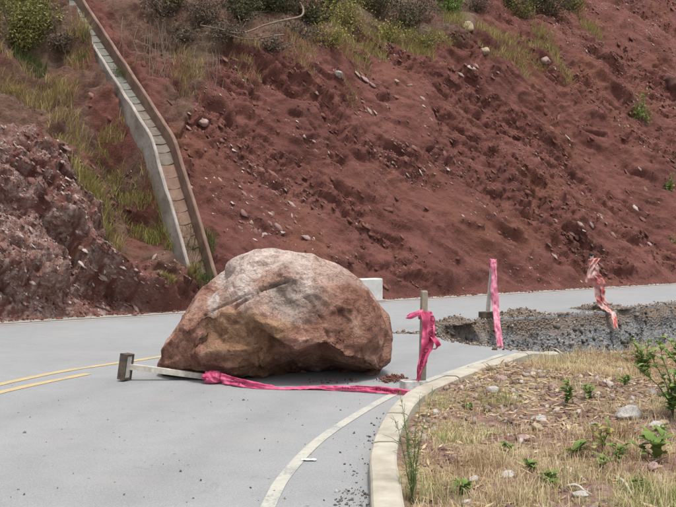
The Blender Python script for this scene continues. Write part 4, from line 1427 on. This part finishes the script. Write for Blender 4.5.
def verge_rock(px, py, wpx, hpx, mat, seed, label, group=None):
    p = verge_at(px, py)
    sc_ = p.y / F
    o = put('rock', rock_mesh(seed, (wpx * sc_, wpx * sc_ * 0.75, hpx * sc_ * 1.35), 3, 0.16, 12), mat)
    o.location = p - Vector((0, 0, hpx * sc_ * 0.12))
    o.rotation_euler = (0, 0, random.uniform(-0.5, 0.5))
    tag(o, label, 'rock', group)
verge_rock(628, 416, 34, 15, WHITE_ROCK, 21, 'large whitish rock on the verge below the green vine')
verge_rock(656, 414, 18, 8, WHITE_ROCK, 22, 'smaller pale rock just right of the large whitish rock')
verge_rock(540, 421, 18, 6, WHITE_ROCK, 23, 'flat bright white stone left of the bare stony patch')
verge_rock(500, 382, 12, 9, PINK_ROCK, 24, 'tan pink stone near the far kerb end')
verge_rock(494, 393, 14, 8, WHITE_ROCK, 25, 'pale grey stone beside the tan pink stone by the kerb')
verge_rock(553, 390, 12, 7, PINK_ROCK, 26, 'pink stone left of the upright green seedling')
verge_rock(513, 392, 8, 5, WHITE_ROCK, 27, 'small pale stone between the kerb and the seedling')
verge_rock(594, 427, 14, 6, WHITE_ROCK, 28, 'pale slab in the middle of the bare stony patch')
verge_rock(523, 440, 20, 6, PINK_ROCK, 29, 'low flat pinkish slab at the left of the stony patch')
verge_rock(537, 430, 14, 7, TAN_ROCK, 30, 'tan stone behind the low pinkish slab')
verge_rock(455, 463, 16, 10, PINK_ROCK, 31, 'pinkish stone in the grass right of the tall weed')
verge_rock(474, 482, 12, 8, WHITE_ROCK, 32, 'pale cube-like stone in the grass near the bottom')
verge_rock(508, 478, 18, 8, WHITE_ROCK, 33, 'whitish stone below the bare stony patch')
verge_rock(436, 415, 8, 6, WHITE_ROCK, 34, 'small pale stone against the inner side of the kerb')
verge_rock(662, 424, 16, 5, TAN_ROCK, 35, 'flat tan slab at the right edge of the verge')
verge_rock(652, 470, 16, 8, PINK_ROCK, 36, 'pink stone under the broad-leaved weed at the right')
verge_rock(580, 496, 18, 6, WHITE_ROCK, 37, 'long pale stone at the bottom of the verge')
verge_rock(620, 372, 8, 5, WHITE_ROCK, 38, 'tiny white stone left of the green vine')
sr = random.Random(9)
for i in range(26):
    px, py = sr.uniform(430, 670), sr.uniform(372, 500)
    p = verge_at(px, py)
    if not in_verge(np.array([p.x]), np.array([p.y]))[0] or (bare(np.array([p.x]), np.array([p.y]))[0] < 0.3 and sr.random() < 0.6):
        continue
    stone_obj('stone', p, sr.uniform(0.022, 0.05), LITTER, verge, r=sr)

# dry grass tufts standing up
def tuft(name, loc, n, h, mat, label, spread=0.08, lean=0.5, width=0.0025, rnd=None, group=None):
    b = np.clip(rng.normal(0, spread, (n, 3)), -1.5 * spread, 1.5 * spread) * np.array([1, 1, 0])
    o = put(name, blades(name, b, h, width, rng, lean, None if rnd is None else np.clip(rng.normal(rnd, 0.15, n), 0, 1)), mat)
    o.location = loc
    tag(o, label, 'grass', group)
    return o
TL = [(480, 468, 260, 0.15, 0.3, 'tawny dry grass tuft in the middle of the lower verge'), (455, 440, 160, 0.12, 0.35, 'dry grass tuft right of the kerb joint'), (610, 437, 260, 0.12, 0.12, 'rust-brown dead grass clump right of the stony patch'),
      (640, 352, 160, 0.16, 0.4, 'tall straw grass in front of the washout'), (585, 358, 160, 0.14, 0.45, 'straw grass along the far verge edge'), (550, 366, 130, 0.2, 0.6, 'yellowish grass near the kerb end'),
      (430, 500, 160, 0.14, 0.85, 'greenish grass at the foot of the tall weed'), (650, 500, 200, 0.14, 0.75, 'greenish grass in the lower right corner'), (520, 500, 180, 0.13, 0.45, 'straw grass at the bottom edge of the verge'),
      (610, 362, 140, 0.16, 0.4, 'straw grass left of the green vine'), (570, 482, 140, 0.16, 0.6, 'short mixed grass below the broad-leaved weed'), (500, 404, 200, 0.12, 0.85, 'low green grass strip across the upper verge'),
      (445, 402, 120, 0.14, 0.7, 'grass growing against the kerb inner face'), (620, 480, 160, 0.15, 0.35, 'reddish straw grass left of the pink stone'), (665, 385, 160, 0.14, 0.5, 'mixed grass under the green vine')]
for (px, py, n, h, rn, lb) in TL:
    tuft('grass_tuft', verge_at(px, py), n, h, STRAW, lb, 0.11, 0.55, 0.0022, rn)

# leaf shapes for weeds: one mesh shared by all leaves of a kind
def leaf_mesh(name, length, width, mat, lobes=False):
    n = 7
    rows = []
    for i in range(n):
        t = i / (n - 1)
        w = width * math.sin(math.pi * min(1, t * 0.92 + 0.05)) ** 0.8
        if lobes and i % 2 == 0:
            w *= 0.62
        zc = 0.18 * length * math.sin(t * 2.2) - 0.1 * length * t
        rows.append([(-w, t * length, zc + 0.25 * w), (0, t * length, zc), (w, t * length, zc + 0.25 * w)])
    mb = MB()
    mb.grid(rows)
    me_ = mb.mesh(name)
    attr(me_, 'rnd', np.linspace(0.35, 0.9, len(mb.v)))
    me_.materials.append(mat)
    return me_
BROAD = leaf_mesh('leaf', 0.11, 0.040, LEAF_GREEN, True)
BROAD_Y = leaf_mesh('leaf', 0.10, 0.036, LEAF_YEL, True)
LEAF_VINE = rnd_mat('vine_leaf', [(0, (0.09, 0.15, 0.035)), (0.6, (0.18, 0.27, 0.075)), (1, (0.30, 0.38, 0.14))], transl=0.3)
VINE = leaf_mesh('leaf', 0.058, 0.022, LEAF_VINE)
SMALL = leaf_mesh('leaf', 0.055, 0.013, LEAF_GREEN)

def weed(name, loc, label, stems, height, leafm, per, size, spread, seed, cat='weed', nofirst=0.25):
    r = random.Random(seed)
    t = thing(name, label, cat, loc)
    for i in range(stems):
        a = r.uniform(0, 6.28)
        sp = spread * r.uniform(0.4, 1.1)
        h = height * r.uniform(0.65, 1.1)
        P = [Vector((math.cos(a) * sp * k * k, math.sin(a) * sp * k * k, h * k)) + Vector((r.gauss(0, .008), r.gauss(0, .008), 0)) for k in (0, .25, .5, .75, 1)]
        mb = MB()
        mb.tube(P, [0.005, 0.0045, 0.004, 0.003, 0.0015], 5)
        st = put('stem', mb.mesh('stem', True), STEM, t)
        for j in range(per):
            k = nofirst + (1 - nofirst) * (j + r.random()) / per
            q = min(int(k * 4), 3)
            p = P[q].lerp(P[q + 1], k * 4 - q)
            lf = bpy.data.objects.new('leaf', leafm if not isinstance(leafm, list) else r.choice(leafm))
            COL.objects.link(lf)
            lf.parent = st
            lf.location = p
            s = size * r.uniform(0.7, 1.25)
            lf.scale = (s, s, s)
            lf.rotation_euler = (r.uniform(-0.3, 0.7), r.uniform(-0.4, 0.4), r.uniform(0, 6.28))
    return t
weed('broadleaf_weed', verge_at(604, 452), 'broad-leaved weed with yellowing leaves in the stony patch', 2, 0.20, [BROAD, BROAD_Y], 5, 1.0, 0.10, 1)
weed('broadleaf_weed', verge_at(574, 458), 'small yellow-green weed left of the yellowing broad-leaved weed', 2, 0.12, [BROAD_Y, BROAD], 4, 0.9, 0.10, 2)
weed('broadleaf_weed', verge_at(656, 462), 'green broad-leaved weed at the right edge of the verge', 4, 0.17, BROAD, 5, 1.05, 0.20, 3)
weed('seedling', verge_at(567, 407), 'upright green seedling behind the bare stony patch', 3, 0.24, SMALL, 16, 1.1, 0.05, 4)
weed('low_weed', verge_at(534, 472), 'low bright green weed at the front of the stony patch', 5, 0.07, SMALL, 8, 1.0, 0.08, 5)
weed('low_weed', verge_at(602, 470), 'low green weed right of the pale fallen stalks', 5, 0.09, SMALL, 8, 1.0, 0.09, 6)
weed('low_weed', verge_at(625, 391), 'tiny green weed left of the vine foot', 4, 0.07, SMALL, 7, 1.0, 0.07, 8)
for i, (px, py, lb) in enumerate([(470, 410, 'tiny green sprout near the far inner side of the kerb'), (512, 452, 'tiny green sprout left of the stony patch'), (548, 488, 'small green sprout near the bottom of the verge'), (590, 398, 'small green sprout right of the upright seedling'), (640, 490, 'green sprout left of the lower right corner'), (462, 492, 'green sprout low on the verge near the pale cube-like stone'), (662, 440, 'green sprout above the right broad-leaved weed'), (618, 462, 'green sprout between the two broad-leaved weeds')]):
    weed('low_weed', verge_at(px, py), lb, 4 + i % 3, 0.06 + 0.012 * (i % 4), SMALL, 7, 0.8 + 0.1 * (i % 4), 0.07, 60 + i)
weed('leafy_vine', verge_at(672, 412), 'tall leafy green vine at the right edge before the washout', 9, 0.60, VINE, 24, 1.0, 0.40, 10, 'vine', 0.1)
weed('leafy_vine', verge_at(644, 378), 'slim leafy vine shoot left of the tall vine', 6, 0.40, VINE, 24, 1.0, 0.18, 11, 'vine', 0.1)
weed('leafy_vine', verge_at(690, 400), 'leafy vine half out of the frame at the right', 8, 0.5, VINE, 24, 1.0, 0.30, 12, 'vine', 0.1)

# tall feathery weed by the kerb
tw = thing('tall_weed', 'tall thin feathery green weed growing beside the near kerb', 'weed', verge_at(413, 506))
r = random.Random(21)
for i in range(9):
    a = r.uniform(0, 6.28)
    h = r.uniform(0.42, 0.66) if i < 6 else r.uniform(0.22, 0.4)
    sp = r.uniform(0.03, 0.14)
    P = [Vector((math.cos(a) * sp * k ** 1.4, math.sin(a) * sp * k ** 1.4 + 0.1 * k, h * k)) + Vector((r.gauss(0, .006), r.gauss(0, .006), 0)) for k in np.linspace(0, 1, 7)]
    mb = MB()
    mb.tube(P, [0.0035, 0.003, 0.0028, 0.0024, 0.002, 0.0015, 0.001], 5)
    st = put('stem', mb.mesh('stem', True), STEM, tw)
    cs = []
    for j in range(60):
        k = r.uniform(0.12, 1.0) * 5.99
        q = int(k)
        p = P[q].lerp(P[q + 1], k - q)
        cs.append(p[:])
    put('leaves', leaf_cloud('leaves', np.array(cs), 0.042, 0.0022, rng, 0.8), LEAF_GREEN, st)
    if i < 5:
        for j in range(3):
            q = r.randint(2, 5)
            b = P[q]
            d = Vector((r.gauss(0, 1), r.gauss(0, 1), 0.6)).normalized() * r.uniform(0.08, 0.16)
            mb = MB()
            mb.tube([b, b + d * 0.5 + Vector((0, 0, 0.01)), b + d], [0.0018, 0.0014, 0.0008], 4)
            tg = put('twig', mb.mesh('twig'), STEM, st)
# dead stalks
def stick(px0, py0, px1, py1, rad_, label, mat=TWIG_PALE, lift=0.03):
    a, b = verge_at(px0, py0), verge_at(px1, py1)
    d = b - a
    mb = MB()
    P = [Vector((0, 0, 0.01)) + d * k + Vector((random.gauss(0, .01), random.gauss(0, .01), lift * math.sin(math.pi * k) + random.gauss(0, .004))) for k in np.linspace(0, 1, 6)]
    P = [Vector((q.x, q.y, q.z)) for q in P]
    mb.tube(P, [rad_, rad_, rad_ * .9, rad_ * .8, rad_ * .6, rad_ * .35], 6)
    o = put('dead_stalk', mb.mesh('dead_stalk', True), mat)
    o.location = a
    tag(o, label, 'stick')
PALE_STALK = simple('pale_dead_stalk', (0.36, 0.32, 0.26), (0.56, 0.52, 0.45), 20, 0.9, 0.0)
stick(615, 480, 634, 498, 0.012, 'thick pale dead stalk pointing down to the lower right', PALE_STALK)
stick(560, 470, 585, 484, 0.008, 'thin pale dead stalk in front of the stony patch', PALE_STALK)
stick(566, 489, 590, 497, 0.010, 'short pale dead stalk near the bottom of the verge', PALE_STALK)
stick(640, 447, 676, 440, 0.007, 'brown twig behind the right broad-leaved weed', TWIG_PALE)
stick(552, 349, 572, 360, 0.012, 'pale stalk lying by the far kerb end', PALE_STALK)
stick(640, 476, 670, 458, 0.007, 'thin brown twig among the right broad leaves', TWIG)

# ------------------------------------------------------------------ vegetation on the slope
def shrub(px, py, w, h, n, mat, label, seed, leaf=(0.07, 0.020), twigs=14, name='shrub', depth=None):
    p, nn = hit(px, py)
    if p is None:
        return
    r = np.random.default_rng(seed)
    sc_ = p.y / F
    W, H = w * sc_ / 2, h * sc_
    t = thing(name, label, 'shrub', p - Vector((0, 0, 0.12)))
    mb = MB()
    ends = []
    for i in range(twigs):
        d = unit(r.normal(size=3) * np.array([1, 1, 0.4]) + np.array([0, -0.3, 0.7]))
        L_ = r.uniform(0.55, 1.05)
        q1 = d * np.array([W, W, H]) * 0.5 * L_ + r.normal(0, 0.03, 3)
        q2 = d * np.array([W, W, H]) * L_ + r.normal(0, 0.05, 3)
        mb.tube([(0, 0, 0), q1, q2], [0.016, 0.010, 0.004], 5)
        ends += [q1, q2, (q1 + q2) / 2]
    put('branches', mb.mesh('branches'), TWIG, t)
    ends = np.array(ends)
    c = ends[r.integers(0, len(ends), n)] + r.normal(0, 1, (n, 3)) * np.array([W, W, H]) * 0.17
    put('foliage', leaf_cloud('foliage', c, leaf[0], leaf[1], r, 0.1), mat, t)
    return t
SH = [(26, 6, 50, 40, 2000, LEAF_OLIVE, 'olive bush at the very top between the upper left bushes'), (2, 10, 50, 40, 1700, LEAF_OLIVE, 'olive bush cut by the upper left corner of the photo'), (520, 16, 46, 26, 1500, LEAF_OLIVE, 'olive bush in front of the dark shrubs at upper right'), (330, 40, 44, 22, 1200, LEAF_YEL, 'small yellow-green bush at the lip left of the larger one'),
      (12, 30, 70, 45, 2600, LEAF_OLIVE, 'olive bush at the upper left corner above the rocky spur'), (40, 26, 46, 40, 2000, LEAF_OLIVE, 'olive bush beside the left of the chute top'),
      (22, 42, 46, 18, 900, LEAF_OLIVE, 'low olive bush under the upper left olive bushes'), (62, 42, 30, 20, 800, LEAF_BROWN, 'dry brown bush at the left edge of the chute'),
      (160, 12, 60, 40, 1500, LEAF_BROWN, 'brown brush just right of the chute top'), (172, 2, 40, 26, 1200, LEAF_YEL, 'yellow-green bush at the top edge right of the chute'), (205, 22, 56, 40, 1500, LEAF_BROWN, 'dry brush between the chute and the pale roots'),
      (240, 14, 60, 40, 1700, LEAF_DARK, 'dark brush above the left end of the pale roots'), (285, 10, 60, 42, 1900, LEAF_DARK, 'dark brush above the middle of the pale roots'), (300, 36, 56, 24, 1100, LEAF_BROWN, 'dry brown scrub hanging under the pale roots'),
      (345, 24, 54, 40, 2300, LEAF_YEL, 'yellow-green bush at the edge of the cut, top centre'), (330, 4, 46, 30, 1500, LEAF_DARK, 'dark bush behind the yellow-green bush'), (384, 38, 40, 22, 1300, LEAF_YEL, 'low yellow-green bush right of the larger one'),
      (380, 10, 60, 34, 1900, LEAF_DARK, 'dark shrub at the top edge above the low yellow-green bush'), (418, 14, 56, 40, 1700, LEAF_BROWN, 'brown tangled brush right of the dark shrub'), (447, 12, 34, 28, 1100, LEAF_GREEN, 'green bush above the tan slope rock'),
      (425, 42, 50, 20, 800, LEAF_OLIVE, 'sparse olive scrub on the gravelly slope edge'), (510, 2, 60, 40, 1900, LEAF_DARK, 'dark shrub at the top edge left of the hanging olive bush'), (552, 12, 60, 40, 2300, LEAF_DARK, 'dark shrub overhanging the bare cut at upper right'),
      (572, 8, 44, 34, 1600, LEAF_OLIVE, 'olive bush hanging over the bare cut at upper right'), (638, 116, 30, 26, 700, LEAF_GREEN, 'lone light green bush on the bare slope at the right'), (670, 188, 16, 16, 240, LEAF_GREEN, 'tiny green plant at the right edge of the slope'),
      (225, 34, 50, 24, 1100, LEAF_BROWN, 'dry brown scrub below the left end of the pale branches'), (262, 2, 60, 30, 1700, LEAF_DARK, 'dark brush at the very top above the long pale branch'), (312, 22, 40, 30, 1300, LEAF_DARK, 'dark brush left of the yellow-green bush'),
      (362, 2, 40, 24, 1300, LEAF_OLIVE, 'olive bush at the top edge behind the yellow-green bush'), (405, 26, 44, 26, 1200, LEAF_DARK, 'dark scrub between the low yellow-green bush and the green bush'), (268, 44, 60, 16, 700, LEAF_BROWN, 'thin brown scrub at the lip of the cut under the roots'),
      (440, -2, 60, 34, 1800, LEAF_DARK, 'dark brush at the top edge above the green bush'), (476, 8, 44, 30, 1000, LEAF_BROWN, 'dry brown brush right of the green bush'), (535, 4, 44, 34, 1800, LEAF_DARK, 'dark shrub between its two dark neighbours at upper right'), (187, 40, 44, 26, 700, LEAF_BROWN, 'sparse dry brush over the hanging stems near the chute'),
      (674, 240, 10, 10, 100, LEAF_YEL, 'tiny yellow plant low at the right edge of the slope')]
for i, (px, py, w, h, n, mt, lb) in enumerate(SH):
    if mt is LEAF_GREEN:
        shrub(px, py, w, h, n, mt, lb, 100 + i, (0.09, 0.026), 10)
    else:
        shrub(px, py, w, h, n, mt, lb, 100 + i, (0.075, 0.016 if mt is LEAF_BROWN else 0.02), 26 if mt in (LEAF_BROWN, LEAF_DARK) else 16)
# beyond the frame the brush goes on
offb = []
for i in range(40):
    s_, t_ = (-30 + 1.3 * i, 9.6 + (i * 37 % 10) * 0.5) if i < 19 else (3 + 1.5 * (i - 19), 14.5 + (i * 53 % 10) * 0.5)
    a, b = np.argmin(abs(s_ax - s_)), np.argmin(abs(t_ax - t_))
    p = TV[a, b]
    pxx, pyy = 338 + p[0] / p[1] * F, 226 - (p[2] - EYE) / p[1] * F
    if (pyy > -30 and -30 < pxx < 706) or p[1] < 5:
        continue
    offb.append(p + rng.normal(0, 0.4, (700, 3)))
o = put('hillside_brush', leaf_cloud('hillside_brush', np.concatenate(offb), 0.09, 0.025, rng, 0.1), LEAF_OLIVE)
o['kind'] = 'stuff'
o['label'] = 'olive brush covering the hillside above the cut'

def slope_tuft(px, py, n, h, sp, mat, label, rnd=None):
    p, nn = hit(px, py)
    n = int(n * 1.7)
    b = np.clip(rng.normal(0, sp, (n, 2)), -1.4 * sp, 1.4 * sp)
    # lay the tuft on the slope surface
    pts = []
    for q in b:
        hh = BVH.ray_cast(Vector((p.x + q[0], p.y + q[1], p.z + 1.2)), Vector((0, 0, -1)), 4)
        if hh[0] is not None:
            pts.append((hh[0] - p)[:])
    pts = np.array(pts)
    o = put('grass_tuft', blades('grass_tuft', pts, h, 0.0055, rng, 0.9, None if rnd is None else np.clip(rng.normal(rnd, 0.18, len(pts)), 0, 1), lean=np.array([0.2, -0.35, 0])), mat)
    o.location = p
    tag(o, label, 'grass')
ST = [(92, 188, 380, 0.30, 0.22, GRASS_OL, 'yellow-green grass above the rocky spur', 0.6), (104, 212, 300, 0.28, 0.22, GRASS_OL, 'dry tan grass trailing down right of the spur', 0.25), (70, 140, 260, 0.26, 0.25, GRASS_OL, 'dry grass on the terrace above the spur', 0.35),
      (35, 108, 260, 0.26, 0.25, GRASS_OL, 'tan grass high on the left terrace', 0.3), (128, 205, 220, 0.24, 0.2, GRASS_OL, 'olive grass in the gully left of the chute', 0.6), (160, 226, 260, 0.24, 0.17, GRASS_OL, 'green-yellow grass by the lower left of the chute', 0.8),
      (148, 212, 200, 0.24, 0.17, GRASS_OL, 'yellowish grass beside the exposed chute wall', 0.6), (178, 244, 240, 0.22, 0.16, GRASS_OL, 'olive grass just left of the chute foot', 0.7), (200, 262, 320, 0.28, 0.18, GRASS_GR, 'green grass at the foot of the chute', 0.6),
      (206, 286, 200, 0.22, 0.16, GRASS_GR, 'green weeds between the boulder and the slope foot', 0.4), (192, 276, 200, 0.22, 0.06, GRASS_OL, 'dry weeds at the slope foot left of the boulder', 0.3), (168, 298, 240, 0.14, 0.07, GRASS_OL, 'short dry grass on the rubble at the slope foot', 0.3),
      (120, 78, 160, 0.2, 0.10, GRASS_GR, 'grass growing in the middle of the chute', 0.8), (84, 44, 100, 0.16, 0.07, GRASS_GR, 'grass on the chute left wall near the top', 0.7), (80, 52, 220, 0.28, 0.2, GRASS_OL, 'dry grass hanging left of the upper chute', 0.3),
      (510, 50, 380, 0.26, 0.35, GRASS_OL, 'yellow grass patch on the upper right slope', 0.5), (530, 60, 300, 0.26, 0.35, GRASS_OL, 'yellow grass below the right dark shrub', 0.55), (560, 66, 260, 0.24, 0.24, GRASS_OL, 'yellow grass at the right end of the grassy patch', 0.5),
      (350, 46, 320, 0.26, 0.35, GRASS_OL, 'yellow grass beneath the yellow-green bush', 0.6), (400, 44, 300, 0.24, 0.35, GRASS_OL, 'olive grass at the cut edge below the dark shrub', 0.6), (440, 40, 260, 0.24, 0.2, GRASS_OL, 'dry grass left of the tan slope rock', 0.3),
      (372, 50, 300, 0.24, 0.26, GRASS_OL, 'yellow grass at the lip of the cut between the two yellow-green bushes', 0.6), (420, 52, 300, 0.24, 0.26, GRASS_OL, 'olive grass spilling over the gravelly lip', 0.5), (455, 22, 260, 0.26, 0.24, GRASS_OL, 'yellowish grass around the green bush', 0.6),
      (490, 34, 300, 0.26, 0.28, GRASS_OL, 'dry grass between the tan rocks and the grassy patch', 0.4), (545, 44, 300, 0.26, 0.28, GRASS_OL, 'yellow-green grass just under the overhanging dark shrub', 0.65), (590, 30, 260, 0.26, 0.26, GRASS_OL, 'olive grass below the hanging olive bush at the bare cut', 0.6),
      (300, 52, 260, 0.22, 0.26, GRASS_OL, 'dry brown grass fringe under the dark brush', 0.15), (245, 50, 240, 0.22, 0.26, GRASS_OL, 'dry brown grass fringe under the pale branches', 0.1), (188, 78, 240, 0.26, 0.24, GRASS_OL, 'tan dry grass among the hanging stems by the chute', 0.1),
      (60, 90, 240, 0.26, 0.22, GRASS_OL, 'tan dry grass in the middle of the left terrace', 0.25), (30, 62, 240, 0.26, 0.2, GRASS_GR, 'green grass fringe under the upper left olive bushes', 0.5), (110, 170, 240, 0.26, 0.18, GRASS_OL, 'yellow grass between the terrace and the gully', 0.5),
      (350, 100, 90, 0.16, 0.11, GRASS_OL, 'thin dry grass wisps on the bare slope under the white rock', 0.2), (8, 92, 220, 0.24, 0.17, GRASS_OL, 'dry grass at the far left under the olive bush', 0.3)]
for (px, py, n, h, sp, mt, lb, rn) in ST:
    slope_tuft(px, py, n, h, sp, mt, lb, rn)
# hanging dry stems right of the chute
def hanging(px, py, n, label, seed, drop=1.1, spr=0.55):
    r = random.Random(seed)
    p, nn = hit(px, py)
    t = thing('dry_vines', label, 'dry vines', p)
    for i in range(n):
        mb = MB()
        dx = r.gauss(0, spr)
        q = []
        for k in np.linspace(0, 1, 6):
            x = p.x + dx + 0.12 * k * r.uniform(-1, 1) + E[0] * 0.0
            tz = p.z + 0.3 - drop * k * r.uniform(0.7, 1.0)
            hh = BVH.ray_cast(Vector((0, 0, EYE)), (Vector((x, p.y + dx * 0.75, tz)) - Vector((0, 0, EYE))).normalized(), 100)
            if hh[0] is not None:
                q.append(hh[0] + hh[1] * (0.03 + 0.05 * r.random()) - p)
        if len(q) > 3:
            mb.tube(q, [0.007, 0.0065, 0.006, 0.005, 0.004, 0.003][:len(q)], 4)
            put('stem', mb.mesh('stem', True), TWIG, t)
hanging(168, 36, 16, 'thin dry stems hanging down the cut right of the chute', 5, 1.7, 0.4)
hanging(198, 60, 10, 'dry stems hanging below the brush near the pale rock', 6, 1.3, 0.4)
hanging(285, 34, 16, 'tangle of dry stems hanging under the dark brush', 7, 0.9, 0.7)
hanging(420, 24, 10, 'dry stems dangling at the cut edge near the green bush', 8, 0.8, 0.6)
def root(pxs, rad_, label):
    P = []
    for (x, y) in pxs:
        p, nn = hit(x, y)
        P.append(Vector((p.x, p.y, p.z)))
    yb = [min(P[max(0, i - 1)].y, P[i].y, P[min(len(P) - 1, i + 1)].y) - 0.35 for i in range(len(P))]
    P = [AT(x, y, d) for (x, y), d in zip(pxs, yb)]
    P[0] = P[0] + Vector((0, 0.35, 0))
    c = cat_pts([p[:] for p in P], 0.12)
    o0 = Vector(c[0])
    mb = MB()
    mb.tube([Vector(q) - o0 for q in c], list(np.linspace(rad_, rad_ * 0.45, len(c))), 6)
    o = put('bare_branch', mb.mesh('bare_branch', True), TWIG_PALE)
    o.location = o0
    tag(o, label, 'branch')
root([(296, -4), (303, 8), (301, 16), (285, 20), (265, 25), (250, 31), (236, 33), (220, 29), (200, 25)], 0.032, 'long pale bare branch curving across the top of the cut')
root([(283, 32), (272, 36), (255, 39), (240, 38), (225, 33)], 0.022, 'shorter pale bare branch below the long one')
root([(258, -2), (263, 6), (259, 14)], 0.018, 'short pale twig above the long bare branch')
